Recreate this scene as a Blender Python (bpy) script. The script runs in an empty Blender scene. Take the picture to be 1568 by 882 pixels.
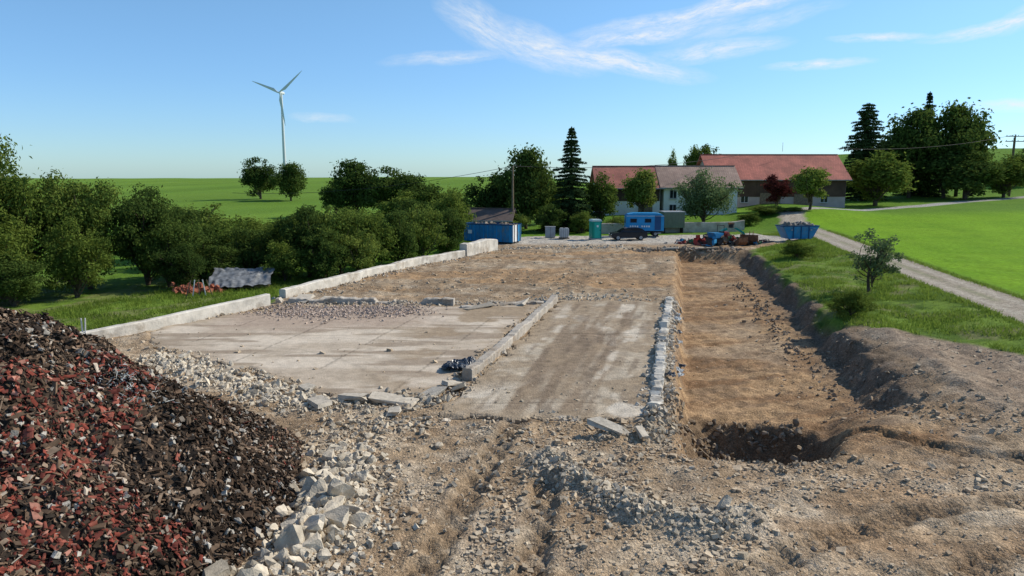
import bpy, math, random
import numpy as np
from mathutils import Vector, Matrix
rng=np.random.default_rng(7); random.seed(7)
scene=bpy.context.scene
COL=scene.collection

# ------------------------------------------------------------ noise
TAB=np.random.default_rng(3).random((8,256,256))
def vnoise(x,y,s=0):
    x=np.asarray(x,float);y=np.asarray(y,float)
    xi=np.floor(x).astype(int);yi=np.floor(y).astype(int)
    fx=x-xi;fy=y-yi;fx=fx*fx*(3-2*fx);fy=fy*fy*(3-2*fy)
    T=TAB[s%8];a=T[xi&255,yi&255];b=T[(xi+1)&255,yi&255];c=T[xi&255,(yi+1)&255];d=T[(xi+1)&255,(yi+1)&255]
    return (a*(1-fx)+b*fx)*(1-fy)+(c*(1-fx)+d*fx)*fy
def fbm(x,y,oct=4,s=0):
    v=0;a=.5;t=0
    for i in range(oct):
        v=v+a*vnoise(x*2**i+i*17.3,y*2**i+i*9.1,s+i);t+=a;a*=.5
    return v/t
def S(a,b,x):
    t=np.clip((x-a)/(b-a),0,1);return t*t*(3-2*t)
def sdf(poly,x,y):
    x=np.asarray(x,float);y=np.asarray(y,float)
    d=np.full(x.shape,1e9);ins=np.zeros(x.shape,bool);n=len(poly)
    for i in range(n):
        x1,y1=poly[i];x2,y2=poly[(i+1)%n]
        ex,ey=x2-x1,y2-y1;t=np.clip(((x-x1)*ex+(y-y1)*ey)/(ex*ex+ey*ey),0,1)
        d=np.minimum(d,np.hypot(x-x1-t*ex,y-y1-t*ey))
        c=((y1>y)!=(y2>y))&(x<(x2-x1)*(y-y1)/((y2-y1) if y2!=y1 else 1e-9)+x1)
        ins^=c
    return np.where(ins,d,-d)
def dline(pts,x,y):
    d=np.full(np.shape(x),1e9)
    for (x1,y1),(x2,y2) in zip(pts[:-1],pts[1:]):
        ex,ey=x2-x1,y2-y1;t=np.clip(((x-x1)*ex+(y-y1)*ey)/(ex*ex+ey*ey),0,1)
        d=np.minimum(d,np.hypot(x-x1-t*ex,y-y1-t*ey))
    return d

# ------------------------------------------------------------ layout (metres)
WALLP=[(-26,28),(-19.4,35.9),(-14.9,43.9),(-14.9,46.6),(-8.3,63.7),(-2.1,75),(-4,84),(-6,110),(-6,140)]
SITE=[(-24,30),(-19.2,35.9),(-14.7,43.9),(-14.6,46.6),(-8,63.7),(-1.8,75),(-6,82),(2,91),(30,94),(33,82),(24.6,76),(18.9,46),(17,38.6),(21.3,30),(30,18),(40,0),(40,-20),(-40,-20),(-40,20)]
ROAD=[(20,5),(24,24),(27,38),(29.6,53),(36,86),(37.5,98),(42,112),(60,124),(104,150),(170,180),(400,260)]
RAMP=[(-2.7,22.9),(2.75,45.3),(9.75,45.3),(4.7,22.9)]
SLAB=[(-18.6,37.2),(-16,41.5),(-9,43.4),(1.9,44.3),(-1.7,28.4),(-2.4,25.4),(-6.1,25.2),(-8.7,27.1),(-12.3,30),(-16.7,33)]
HOLE=[(5.5,22.2),(6,20.6),(7.6,19.6),(9.3,20.2),(10.4,22.5),(10.7,25.2),(9,26.4),(6.9,26.8),(6.0,25.3)]
BERM=[(.9,19.6),(1.6,18.2),(3.0,16.3),(4.2,15.7),(5.4,15.9)]
YS=np.array([p[1] for p in WALLP]);XS=np.array([p[0] for p in WALLP])
def xwall(y): return np.interp(y,YS,XS)
TRACKS=([(3,12.6),(6.2,14.7),(9.3,16.4),(14,17.4),(20,17.6)],[(4.5,11),(7.2,12.9),(10.2,14.3),(14.5,15.2),(20,15.3)],[(10,24),(12.5,20.5),(16,18.8),(22,18.5)],[(-2.2,12),(-1.4,16),(-.6,20),(.2,23)],[(.2,12),(.5,15),(.9,18)])
def height(x,y,detail=True):
    x=np.asarray(x,float);y=np.asarray(y,float)
    xs=x-.2*y
    w=xwall(y)-x
    left=-1.1*S(.0,3.0,w)
    lf=S(30,-10,x)
    hill=(5.2+1.8*(fbm(x/260,y*0+3,2,2)-.5))*S(125,420,y)-11*S(430,900,y)
    left=left*(1-S(120,150,y))-1.1*S(110,145,y)*lf
    z=left+hill*S(60,0,x)-.03*np.clip(y-430,0,6000)
    zr=.25*S(9.8,12,xs)*S(10,26,y)+.45*S(13,18,xs)*S(15,35,y)
    zr=zr+.031*np.clip(x-32,0,120)*S(40,135,y)
    zr=zr+7.5*S(150,235,y)*S(55,95,x)+3.0*S(152,205,y)*S(96,118,x)-16*S(260,600,y)*S(55,95,x)
    z=z+zr+1.2*S(98,114,y)*S(6,16,x)*S(200,150,y)*S(60,45,x)
    z=z+.5*(fbm(x/25,y/25,2,1)-.5)*S(95,130,y)
    edge=.5*(fbm(x*.9,y*.9,3,7)-.5)
    el=S(.45,1.1,xs-.02*(y-24)-.15+edge);er=S(-.1,-1.5,xs-9.95-1.6*(fbm(x*.6,y*.6,4,2)-.5)*1.3)
    near=np.where(x<9,S(19.6,21.5,y),S(19.6+np.clip(x-9,0,3),21.5+np.clip(x-9,0,4)*1.9,y))
    pit=el*er*near*S(75,73.6,y)
    z=z-1.2*pit
    bankm=er*(1-er)*4*S(26,30,y)*S(76,70,y)
    sh=sdf(HOLE,x,y)
    z=z-1.25*S(-.1,1.0,sh+.6*(fbm(x*1.3,y*1.3,4,4)-.5))
    z=z+.30*np.exp(-((xs-11.1)/1.1)**2)*S(22,26,y)*S(40,33,y)*fbm(x*.6,y*.6,3,5)*1.5
    z=z+.22*np.exp(-((y-21.5-.25*(x-15))/1.0)**2)*S(12,15,x)*fbm(x*.8,y*.8,3,6)
    z=z+.30*np.exp(-(dline(BERM,x,y)/.55)**2)*(.5+fbm(x*1.5,y*1.5,3,1))
    z=z+.22*np.exp(-(dline([(2.9,21.3),(4.4,21.8),(4.9,23.5)],x,y)/.5)**2)
    if detail:
        z=z+bankm*.5*(fbm(x*1.6,y*1.6,4,5)-.5)
        site=S(-.6,.6,sdf(SITE,x,y))
        sl=np.maximum(S(-.1,.25,sdf(RAMP,x,y)),S(-.1,.25,sdf(SLAB,x,y)))
        am=site*(1-sl)
        z=z+am*(.22*(fbm(x*.45,y*.45,3,2)-.5)+.22*(fbm(x*1.7,y*1.7,4,3)-.5)+.12*(fbm(x*3.8,y*3.8,2,6)-.5)*S(45,25,y))
        z=z+pit*.20*(fbm(x*.35,(y-.25*x)*1.9,4,1)-.5)
        for pts in TRACKS:
            d=dline(pts,x,y)
            m=S(.38,.28,d)
            lug=np.sin((x+.45*y)*2*np.pi/.46)
            z=z+m*(-.07+.05*np.clip(lug*2,-1,1))+.07*np.exp(-((d-.47)/.12)**2)
        z=z-.07*sl
        g=(1-site)*S(140,60,y)
        z=z+g*.16*(fbm(x*.8,y*.8,3,4)-.5)*S(.5,2.5,dline(ROAD,x,y)-1.2)
    return z

def mixc(a,b,t): 
    t=np.asarray(t)[...,None];return np.asarray(a)*(1-t)+np.asarray(b)*t
def paint(x,y):
    xs=x-.2*y
    n1=fbm(x*.25,y*.25,4,0);n2=fbm(x*1.1,y*1.1,4,2);n3=fbm(x*.12,y*.5,4,5);n4=fbm(x*4,y*4,3,3)
    g=mixc((.085,.175,.018),(.125,.225,.025),n1)
    gv=mixc((.08,.135,.022),(.155,.235,.035),S(.3,.7,n2))
    gv=mixc(gv,(.22,.20,.10),S(.50,.66,fbm(x*.7+4,y*.5,4,6))*.6)
    near=S(75,45,y)
    g=mixc(g,gv,np.clip(S(34,20,x)*near+S(19.5,18,xs)*S(0,4,xs)*S(100,90,y),0,1))
    rightf=S(1.8,3.2,x-np.interp(y,[5,24,38,53,86,98],[20,24,27,29.6,36,37.5]))*S(120,105,y)
    fr=mixc((.13,.265,.012),(.19,.33,.018),fbm(x*.3,y*.3,5,6))
    fr=fr*(.88+.24*fbm(xs*.9,y*.05,3,1))[...,None]
    g=mixc(g,fr,rightf)
    hillf=S(125,140,y)*S(20,0,x)
    hg=mixc((.10,.19,.024),(.16,.26,.036),fbm(x*.02,y*.03,4,1))
    hg=hg*(.9+.2*vnoise((x-.6*y)*.12,y*0,3))[...,None]
    g=mixc(g,hg,hillf)
    c=g
    sd=sdf(SITE,x,y)+1.5*(fbm(x*.5,y*.5,3,7)-.5)*S(-2,3,x)
    site=S(-.35,.25,sd)
    d=mixc((.31,.222,.137),(.45,.35,.235),S(.25,.75,n1*.6+n2*.4))
    d=mixc(d,(.41,.35,.265),S(.45,.7,n2)*.5)
    orange=S(.46,.62,n3)*S(44,50,y)*S(84,76,y)
    d=mixc(d,(.39,.24,.12),orange*.8)
    d=mixc(d,(.22,.155,.095),S(.52,.64,fbm(xs*.9,y*.16,4,3))*S(45,49,y)*S(80,74,y)*.6)
    d=mixc(d,(.35,.23,.13),S(.4,.6,fbm(x*.3,y*.7,3,3))*S(5,8,x)*S(30,20,y)*.8)
    d=mixc(d,(.19,.135,.085),S(.55,.72,fbm(x*.6+9,y*.6,3,4))*.5)
    d=mixc(d,(.245,.17,.105),S(.48,.62,fbm(x*1.6,y*2.0+7,4,1))*.55)
    d=mixc(d,(.46,.43,.37),S(79,84,y)*.8)
    pit=S(.3,1.0,xs-.02*(y-24))*S(0,-1.4,xs-9.95)*S(18,22,y)*S(75.4,74,y)
    pf=mixc((.23,.14,.075),(.385,.255,.14),S(.3,.7,fbm(x*.35,(y-.25*x)*1.6,4,1)))
    pf=mixc(pf,(.36,.28,.19),S(.5,.75,fbm(x*.3,y*.3,4,6))*.6)
    pf=mixc(pf,(.18,.125,.08),S(.5,.64,fbm(x*1.3,(y-.25*x)*2.5,4,3))*.6)
    d=mixc(d,pf,pit)
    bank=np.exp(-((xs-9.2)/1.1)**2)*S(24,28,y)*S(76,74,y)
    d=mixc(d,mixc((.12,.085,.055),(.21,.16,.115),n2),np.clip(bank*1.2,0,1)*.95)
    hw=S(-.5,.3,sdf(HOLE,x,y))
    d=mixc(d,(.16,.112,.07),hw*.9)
    grey=S(10.2,11.2,xs)*S(21,25,y)*S(44,36,y)
    d=mixc(d,mixc((.21,.155,.11),(.33,.262,.19),n2),grey*.85)
    d=mixc(d,(.42,.37,.29),S(.9,.2,dline(BERM,x,y))*.5*n4*2)
    for pts in TRACKS: d=d*(1-.2*S(.5,.3,dline(pts,x,y)))[...,None]
    d=d*(.78+.44*n4)[...,None]
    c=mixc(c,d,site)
    rd=dline(ROAD,x,y)+.9*(n2-.5)
    rm=S(2.0,1.5,rd)*S(-6,0,y)
    rc=mixc((.28,.235,.175),(.40,.35,.275),n2)
    rt=dline(ROAD,x,y)
    rc=mixc(rc,(.22,.23,.12),np.exp(-(rt/.32)**2)*S(.3,.55,n1)*.6)
    rc=mixc(rc,(.46,.41,.33),np.exp(-((rt-.85)/.3)**2)*.5)
    far=S(105,120,y);rc=mixc(rc,(.36,.35,.32),far)
    c=mixc(c,rc,rm)
    gr=np.clip((1-site)*(1-rm),0,1)
    return c,gr

# ------------------------------------------------------------ mesh helpers
def np_mesh(name,V,F,mats,cols=None,extra=None,smooth=False,matidx=None):
    me=bpy.data.meshes.new(name)
    if not isinstance(F,list):F=[F]
    F=[np.asarray(f,dtype=np.int32) for f in F if len(f)]
    V=np.asarray(V,dtype=np.float32)
    me.vertices.add(len(V));me.vertices.foreach_set('co',V.ravel())
    li=np.concatenate([f.ravel() for f in F]);tot=np.concatenate([np.full(len(f),f.shape[1]) for f in F])
    st=np.concatenate([[0],np.cumsum(tot)[:-1]]).astype(np.int32)
    me.loops.add(len(li));me.loops.foreach_set('vertex_index',li)
    me.polygons.add(len(tot));me.polygons.foreach_set('loop_start',st)
    if not isinstance(mats,(list,tuple)):mats=[mats]
    for m in mats:me.materials.append(m)
    if matidx is not None:me.polygons.foreach_set('material_index',np.asarray(matidx,dtype=np.int32))
    me.polygons.foreach_set('use_smooth',np.full(len(tot),smooth))
    me.update(calc_edges=True)
    for nm,cc in (('Col',cols),('Kind',extra)):
        if cc is not None:
            at=me.color_attributes.new(nm,'FLOAT_COLOR','POINT')
            a=np.ones((len(V),4),np.float32);a[:,:3]=cc;at.data.foreach_set('color',a.ravel())
    return me
def obj(name,me,loc=(0,0,0),rot=(0,0,0),scale=(1,1,1),parent=None):
    o=bpy.data.objects.new(name,me);COL.objects.link(o)
    o.location=loc;o.rotation_euler=rot;o.scale=scale
    if parent:o.parent=parent
    return o
def empty(name,loc=(0,0,0),rz=0):
    o=bpy.data.objects.new(name,None);COL.objects.link(o);o.location=loc;o.rotation_euler=(0,0,rz);o.empty_display_size=.3;return o

# ------------------------------------------------------------ materials
def newmat(name):
    m=bpy.data.materials.new(name);m.use_nodes=True;nt=m.node_tree;nt.nodes.clear()
    out=nt.nodes.new('ShaderNodeOutputMaterial');return m,nt,out
def mat(name,col,rough=.7,var=.25,scale=3.,metal=0.,bump=.0,bscale=20.,attr=False,dirt=None):
    m,nt,out=newmat(name);N=nt.nodes;L=nt.links
    p=N.new('ShaderNodeBsdfPrincipled');p.inputs['Roughness'].default_value=rough;p.inputs['Metallic'].default_value=metal
    p.inputs['Specular IOR Level'].default_value=.3 if rough<.8 else .08
    L.new(p.outputs[0],out.inputs[0])
    tc=N.new('ShaderNodeTexCoord');nz=N.new('ShaderNodeTexNoise');nz.inputs['Scale'].default_value=scale;nz.inputs['Detail'].default_value=6
    L.new(tc.outputs['Object'],nz.inputs['Vector'])
    mr=N.new('ShaderNodeMapRange');mr.inputs[1].default_value=.3;mr.inputs[2].default_value=.7;mr.inputs[3].default_value=1-var;mr.inputs[4].default_value=1+var
    L.new(nz.outputs[0],mr.inputs[0])
    mx=N.new('ShaderNodeVectorMath');mx.operation='SCALE'
    if attr:
        a=N.new('ShaderNodeAttribute');a.attribute_name='Col';L.new(a.outputs['Color'],mx.inputs[0])
    else: mx.inputs[0].default_value=col[:3]
    L.new(mr.outputs[0],mx.inputs['Scale'])
    last=mx.outputs[0]
    if dirt:
        n2=N.new('ShaderNodeTexNoise');n2.inputs['Scale'].default_value=scale*.6;n2.inputs['Detail'].default_value=8;n2.inputs['Roughness'].default_value=.7
        L.new(tc.outputs['Object'],n2.inputs['Vector'])
        r=N.new('ShaderNodeMapRange');r.inputs[1].default_value=.5;r.inputs[2].default_value=.65;L.new(n2.outputs[0],r.inputs[0])
        mm=N.new('ShaderNodeMix');mm.data_type='RGBA';L.new(r.outputs[0],mm.inputs[0]);L.new(last,mm.inputs[6]);mm.inputs[7].default_value=(*dirt,1);last=mm.outputs[2]
    L.new(last,p.inputs['Base Color'])
    if bump>0:
        b=N.new('ShaderNodeBump');b.inputs['Strength'].default_value=bump;b.inputs['Distance'].default_value=.05
        n3=N.new('ShaderNodeTexNoise');n3.inputs['Scale'].default_value=bscale;n3.inputs['Detail'].default_value=6
        L.new(tc.outputs['Object'],n3.inputs['Vector']);L.new(n3.outputs[0],b.inputs['Height']);L.new(b.outputs[0],p.inputs['Normal'])
    return m
def ground_mat():
    m,nt,out=newmat('ground_surface');N=nt.nodes;L=nt.links
    p=N.new('ShaderNodeBsdfPrincipled');p.inputs['Roughness'].default_value=.95;p.inputs['Specular IOR Level'].default_value=.05
    L.new(p.outputs[0],out.inputs[0])
    a=N.new('ShaderNodeAttribute');a.attribute_name='Col';k=N.new('ShaderNodeAttribute');k.attribute_name='Kind'
    sp=N.new('ShaderNodeSeparateColor');L.new(k.outputs['Color'],sp.inputs[0])
    tc=N.new('ShaderNodeTexCoord')
    vo=N.new('ShaderNodeTexVoronoi');vo.inputs['Scale'].default_value=13;L.new(tc.outputs['Object'],vo.inputs['Vector'])
    vo2=N.new('ShaderNodeTexVoronoi');vo2.inputs['Scale'].default_value=34;L.new(tc.outputs['Object'],vo2.inputs['Vector'])
    nz=N.new('ShaderNodeTexNoise');nz.inputs['Scale'].default_value=2.5;nz.inputs['Detail'].default_value=10;nz.inputs['Roughness'].default_value=.75;L.new(tc.outputs['Object'],nz.inputs['Vector'])
    sv=N.new('ShaderNodeSeparateColor');L.new(vo.outputs['Color'],sv.inputs[0])
    r1=N.new('ShaderNodeMapRange');r1.inputs[1].default_value=.0;r1.inputs[3].default_value=.8;r1.inputs[4].default_value=1.22;L.new(sv.outputs[0],r1.inputs[0])
    sv2=N.new('ShaderNodeSeparateColor');L.new(vo2.outputs['Color'],sv2.inputs[0])
    r2=N.new('ShaderNodeMapRange');r2.inputs[3].default_value=.68;r2.inputs[4].default_value=1.36;L.new(sv2.outputs[0],r2.inputs[0])
    r3=N.new('ShaderNodeMapRange');r3.inputs[1].default_value=.3;r3.inputs[2].default_value=.7;r3.inputs[3].default_value=.66;r3.inputs[4].default_value=1.34;L.new(nz.outputs[0],r3.inputs[0])
    mu=N.new('ShaderNodeMath');mu.operation='MULTIPLY';L.new(r1.outputs[0],mu.inputs[0]);L.new(r2.outputs[0],mu.inputs[1])
    mxk=N.new('ShaderNodeMath');mxk.operation='MAXIMUM';L.new(sp.outputs[0],mxk.inputs[0]);L.new(sp.outputs[1],mxk.inputs[1])
    mg=N.new('ShaderNodeMix');mg.data_type='FLOAT';L.new(mxk.outputs[0],mg.inputs[0]);L.new(mu.outputs[0],mg.inputs[2]);mg.inputs[3].default_value=1
    mu2=N.new('ShaderNodeMath');mu2.operation='MULTIPLY';L.new(mg.outputs[0],mu2.inputs[0]);L.new(r3.outputs[0],mu2.inputs[1])
    mg2=N.new('ShaderNodeMix');mg2.data_type='FLOAT';h_=N.new('ShaderNodeMath');h_.operation='MULTIPLY';h_.inputs[1].default_value=.5;L.new(sp.outputs[1],h_.inputs[0]);L.new(h_.outputs[0],mg2.inputs[0]);L.new(mu2.outputs[0],mg2.inputs[2]);mg2.inputs[3].default_value=1
    sc=N.new('ShaderNodeVectorMath');sc.operation='SCALE';L.new(a.outputs['Color'],sc.inputs[0]);L.new(mg2.outputs[0],sc.inputs['Scale'])
    L.new(sc.outputs[0],p.inputs['Base Color'])
    ad=N.new('ShaderNodeMath');ad.operation='MULTIPLY_ADD';L.new(vo.outputs['Distance'],ad.inputs[0]);ad.inputs[1].default_value=-.6;L.new(nz.outputs[0],ad.inputs[2])
    ad2=N.new('ShaderNodeMath');ad2.operation='MULTIPLY_ADD';L.new(vo2.outputs['Distance'],ad2.inputs[0]);ad2.inputs[1].default_value=-.35;L.new(ad.outputs[0],ad2.inputs[2])
    st=N.new('ShaderNodeMath');st.operation='MULTIPLY_ADD';L.new(sp.outputs[1],st.inputs[0]);st.inputs[1].default_value=-.65;st.inputs[2].default_value=.9
    b=N.new('ShaderNodeBump');b.inputs['Distance'].default_value=.06;L.new(st.outputs[0],b.inputs['Strength'])
    L.new(ad2.outputs[0],b.inputs['Height']);L.new(b.outputs[0],p.inputs['Normal'])
    return m
GM=ground_mat()
def leafmat(name,c1,c2,tr=.35):
    m,nt,out=newmat(name);N=nt.nodes;L=nt.links
    tc=N.new('ShaderNodeTexCoord');nz=N.new('ShaderNodeTexNoise');nz.inputs['Scale'].default_value=.7;nz.inputs['Detail'].default_value=3;L.new(tc.outputs['Object'],nz.inputs['Vector'])
    ge=N.new('ShaderNodeNewGeometry');oi=N.new('ShaderNodeObjectInfo')
    a=N.new('ShaderNodeMath');a.operation='ADD';L.new(nz.outputs[0],a.inputs[0])
    s=N.new('ShaderNodeMath');s.operation='MULTIPLY_ADD';L.new(ge.outputs['Random Per Island'],s.inputs[0]);s.inputs[1].default_value=.5;s.inputs[2].default_value=-.25
    L.new(s.outputs[0],a.inputs[1])
    a2=N.new('ShaderNodeMath');a2.operation='MULTIPLY_ADD';L.new(oi.outputs['Random'],a2.inputs[0]);a2.inputs[1].default_value=.5;L.new(a.outputs[0],a2.inputs[2])
    mr=N.new('ShaderNodeMapRange');mr.inputs[1].default_value=.35;mr.inputs[2].default_value=1.1;L.new(a2.outputs[0],mr.inputs[0])
    mx=N.new('ShaderNodeMix');mx.data_type='RGBA';L.new(mr.outputs[0],mx.inputs[0]);mx.inputs[6].default_value=(*c1,1);mx.inputs[7].default_value=(*c2,1)
    d=N.new('ShaderNodeBsdfDiffuse');t=N.new('ShaderNodeBsdfTranslucent');L.new(mx.outputs[2],d.inputs[0]);L.new(mx.outputs[2],t.inputs[0])
    ms=N.new('ShaderNodeMixShader');ms.inputs[0].default_value=tr;L.new(d.outputs[0],ms.inputs[1]);L.new(t.outputs[0],ms.inputs[2])
    L.new(ms.outputs[0],out.inputs[0]);return m
LEAF=leafmat('leaves',(.07,.11,.022),(.17,.225,.042))
LEAFD=leafmat('leaves_dark',(.042,.075,.02),(.11,.16,.034))
LEAFY=leafmat('leaves_light',(.09,.14,.028),(.215,.265,.055))
NEED=leafmat('spruce_needles',(.024,.048,.02),(.06,.098,.033),.15)
LEAFR=leafmat('leaves_red',(.07,.02,.02),(.15,.045,.035))
LEAFG=leafmat('leaves_greygreen',(.10,.15,.06),(.19,.25,.11))
GRASSM=leafmat('grass_blades',(.10,.165,.024),(.24,.32,.055),.4)
BARK=mat('bark',(.09,.07,.05),.9,.4,4,bump=.5)
CONC=mat('concrete',(.42,.375,.31),.9,.25,1.2,bump=.6,bscale=14,dirt=(.29,.235,.175))
WCONC=mat('white_concrete',(.58,.54,.46),.9,.22,1.5,bump=.5,bscale=9,dirt=(.38,.33,.26))
STONE=mat('rubble_stone',(0,0,0),.95,.22,6,bump=.4,bscale=25,attr=True)
DEB=mat('demolition_debris',(0,0,0),.95,.3,9,attr=True)
BLUE=mat('blue_paint',(.02,.20,.40),.5,.2,1.5,dirt=(.10,.17,.22))
BLUE2=mat('blue_van_paint',(.015,.23,.48),.4,.12,1.)
BLUED=mat('dark_blue_paint',(.01,.06,.16),.4,.1,1.)
GREENP=mat('green_plastic',(.0,.25,.18),.45,.08,1.)
WHITE=mat('white_paint',(.66,.66,.63),.6,.12,1.)
GREY=mat('grey_metal',(.33,.34,.34),.5,.15,2.)
DARK=mat('black_rubber',(.02,.02,.02),.7,.2,3.)
GLASS=mat('window_glass',(.02,.025,.03),.08,.1,1.)
CARP=mat('car_paint',(.018,.022,.028),.22,.05,1.)
RUST=mat('rusty_steel',(.14,.07,.04),.85,.4,4.)
REDP=mat('red_paint',(.30,.03,.025),.55,.2,2.,dirt=(.16,.07,.05))
ORNG=mat('orange_paint',(.30,.11,.03),.6,.2,2.,dirt=(.13,.08,.05))
WOOD=mat('weathered_wood',(.20,.15,.10),.85,.3,4.)
DWOOD=mat('dark_timber_boards',(.085,.055,.04),.85,.25,.6)
PLAST=mat('plaster_wall',(.78,.75,.69),.9,.06,.6)
PINK=mat('render_wall',(.44,.36,.32),.9,.12,.6)
TURB=mat('turbine_white',(.62,.65,.66),.5,.03,.1)
OLIVE=mat('olive_metal',(.13,.16,.11),.6,.15,2.)

# ------------------------------------------------------------ terrain
xr=np.arange(-30,32,.12)
def grow(start,end,step,r):
    o=[];v=start
    while v<end:
        v+=step;step*=r;o.append(v)
    return np.array(o)
xl=-grow(30,3500,.2,1.055)[::-1];xrr=grow(xr[-1],3500,.2,1.045)
X=np.concatenate([xl,xr,xrr])
ys=[11.0]
while ys[-1]<95: ys.append(ys[-1]+max(.085,.0046*ys[-1]))
Y=np.concatenate([-grow(-11,400,.4,1.12)[::-1],ys,grow(ys[-1],4500,.5,1.025)])
gx,gy=np.meshgrid(X,Y)
gz=height(gx,gy)
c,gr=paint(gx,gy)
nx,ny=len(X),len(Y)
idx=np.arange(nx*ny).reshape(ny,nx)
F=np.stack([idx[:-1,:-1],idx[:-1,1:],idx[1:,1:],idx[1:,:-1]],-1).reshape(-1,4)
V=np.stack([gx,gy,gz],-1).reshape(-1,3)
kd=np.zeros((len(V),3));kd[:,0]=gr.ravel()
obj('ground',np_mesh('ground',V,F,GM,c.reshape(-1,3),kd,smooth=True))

# concrete floor sheets (with a real broken edge)
def slab(name,poly,z,colfn,jag=.35,k=1.0,amp=.025):
    P=np.array(poly);x0,y0=P.min(0)-.3;x1,y1=P.max(0)+.3
    x=np.arange(x0,x1,.1);y=np.arange(y0,y1,.1);a,b=np.meshgrid(x,y)
    sd=sdf(poly,a,b)+jag*(fbm(a*1.3,b*1.3,4,3)-.55)*2
    zz=z+amp*(fbm(a*.9,b*.9,4,1)-.5)*2-.10*S(.25,.0,sd)
    n=len(x);m=len(y);ii=np.arange(n*m).reshape(m,n)
    f=np.stack([ii[:-1,:-1],ii[:-1,1:],ii[1:,1:],ii[1:,:-1]],-1).reshape(-1,4)
    ok=(sd.ravel()[f]>0).all(1);f=f[ok]
    u,inv=np.unique(f,return_inverse=True)
    V=np.stack([a,b,zz],-1).reshape(-1,3)[u];C=colfn(a,b,sd).reshape(-1,3)[u];f=inv.reshape(-1,4)
    E=np.concatenate([f[:,[0,1]],f[:,[1,2]],f[:,[2,3]],f[:,[3,0]]]);key=np.sort(E,1);kk=key[:,0].astype(np.int64)*len(V)+key[:,1]
    un,ix,ct=np.unique(kk,return_index=True,return_counts=True);B=E[ix[ct==1]]
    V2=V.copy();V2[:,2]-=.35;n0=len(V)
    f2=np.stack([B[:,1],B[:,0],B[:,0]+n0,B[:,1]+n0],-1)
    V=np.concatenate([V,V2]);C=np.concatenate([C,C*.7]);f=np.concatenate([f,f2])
    return obj(name,np_mesh(name,V,f,GM,C,np.tile([0,k,0],(len(V),1)),smooth=False))
def colr(x,y,sd):
    s=x-.235*y
    st=fbm(s*1.6,y*.09,4,2);n=fbm(x*.7,y*.7,4,4)
    c=mixc((.42,.355,.265),(.25,.19,.13),S(.38,.62,st))
    c=mixc(c,(.57,.50,.395),S(.54,.68,fbm(s*.9+3,y*.2,4,6))*.8)
    c=mixc(c,(.29,.22,.145),S(.44,.62,n)*.8)
    c=mixc(c,(.18,.135,.095),S(.54,.68,fbm(s*2.5,y*.4,4,5))*.6)
    c=mixc(c,(.34,.265,.18),S(1.4,.0,sd+.8*(fbm(x*1.5,y*1.5,3,2)-.5))*.9)
    c=mixc(c,(.60,.54,.44),S(.5,.56,fbm(x*.5+2,y*.5,2,1))*S(28,24.5,y)*.75)
    j=np.abs(((y-.0)%5.5)-2.75)<.05
    c=np.where((j&(n<.5))[...,None],c*.62,c)
    return c*(.80+.40*fbm(x*6,y*6,2,1))[...,None]
def cols(x,y,sd):
    n=fbm(x*.35,y*.6,4,4);st=fbm(x*.25+.1*y,y*1.4,4,6)
    c=mixc((.56,.48,.375),(.44,.365,.275),S(.35,.65,n))
    c=mixc(c,(.27,.21,.15),S(.52,.66,st)*.8)
    c=mixc(c,(.31,.235,.155),S(.43,.56,fbm(x*.5,y*.5,4,1))*S(-8,-3,x)*.9)
    c=mixc(c,(.37,.285,.215),S(36.5,39.5,y-.1*x+3*(fbm(x*.6,y*.6,3,2)-.5))*S(-17,-14,x)*S(-2,-7,x)*.9)
    c=mixc(c,(.33,.26,.18),S(1.0,.0,sd)*.8)
    arc=np.abs(np.hypot(x+14,y-24)-9.5)<.12;c=np.where(arc[...,None],c*.88,c)
    s=x-.235*y
    j=(np.abs((s%4.2)-2.1)<.05)
    c=np.where((j&(n<.58))[...,None],c*.65,c)
    return c*(.88+.24*fbm(x*6,y*6,2,1))[...,None]
slab('concrete_ramp',RAMP,.06,colr,.7,.6,.05)
slab('concrete_slab',SLAB,.03,cols,.8,.95)

# ------------------------------------------------------------ walls / kerbs
def strip(name,pts,w,h,m,jag=.2,seg=.3,lean=0,seed=0,hprof=None,gap=0):
    P=np.array(pts,float);d=np.r_[0,np.cumsum(np.hypot(*(P[1:]-P[:-1]).T))]
    n=max(3,int(d[-1]/seg));s=np.linspace(0,d[-1],n)
    x=np.interp(s,d,P[:,0]);y=np.interp(s,d,P[:,1])
    tx=np.gradient(x);ty=np.gradient(y);L=np.hypot(tx,ty);nxn=-ty/L;nyn=tx/L
    r=np.random.default_rng(seed)
    hh=h*(1+jag*2.4*(fbm(s*.5,s*0+seed,3,seed)-.5))+jag*.07*r.standard_normal(n)
    if gap>0: hh=np.where(fbm(s*.6+3,s*0+seed*3,3,seed+2)<gap,hh*.2,hh)
    if hprof is not None: hh=hh*np.interp(s/d[-1],hprof[0],hprof[1])
    off=jag*.2*(fbm(s*.8,s*0+9,3,seed)-.5)*2
    z0=height(x,y,False)-.6
    rings=[]
    for a,zf in ((-.5,0),(-.5,1),(-.38,1.02),(.38,1.02),(.5,1),(.5,0)):
        j=jag*.09*r.standard_normal(n) if zf else 0
        zz=z0+(.6+hh*(zf if zf else 0)) if zf else z0
        if zf==1: zz=zz-.04
        rings.append(np.stack([x+nxn*(a*w+off*.3+j),y+nyn*(a*w+off*.3+j),zz],-1))
    R=np.stack(rings,1);V=R.reshape(-1,3);k=6
    i=np.arange(n*k).reshape(n,k)
    f=np.stack([i[:-1],i[1:],np.roll(i,-1,1)[1:],np.roll(i,-1,1)[:-1]],-1).reshape(-1,4)
    caps=np.array([i[0],i[-1][::-1]])
    return obj(name,np_mesh(name,V,[f,caps],m))
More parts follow.
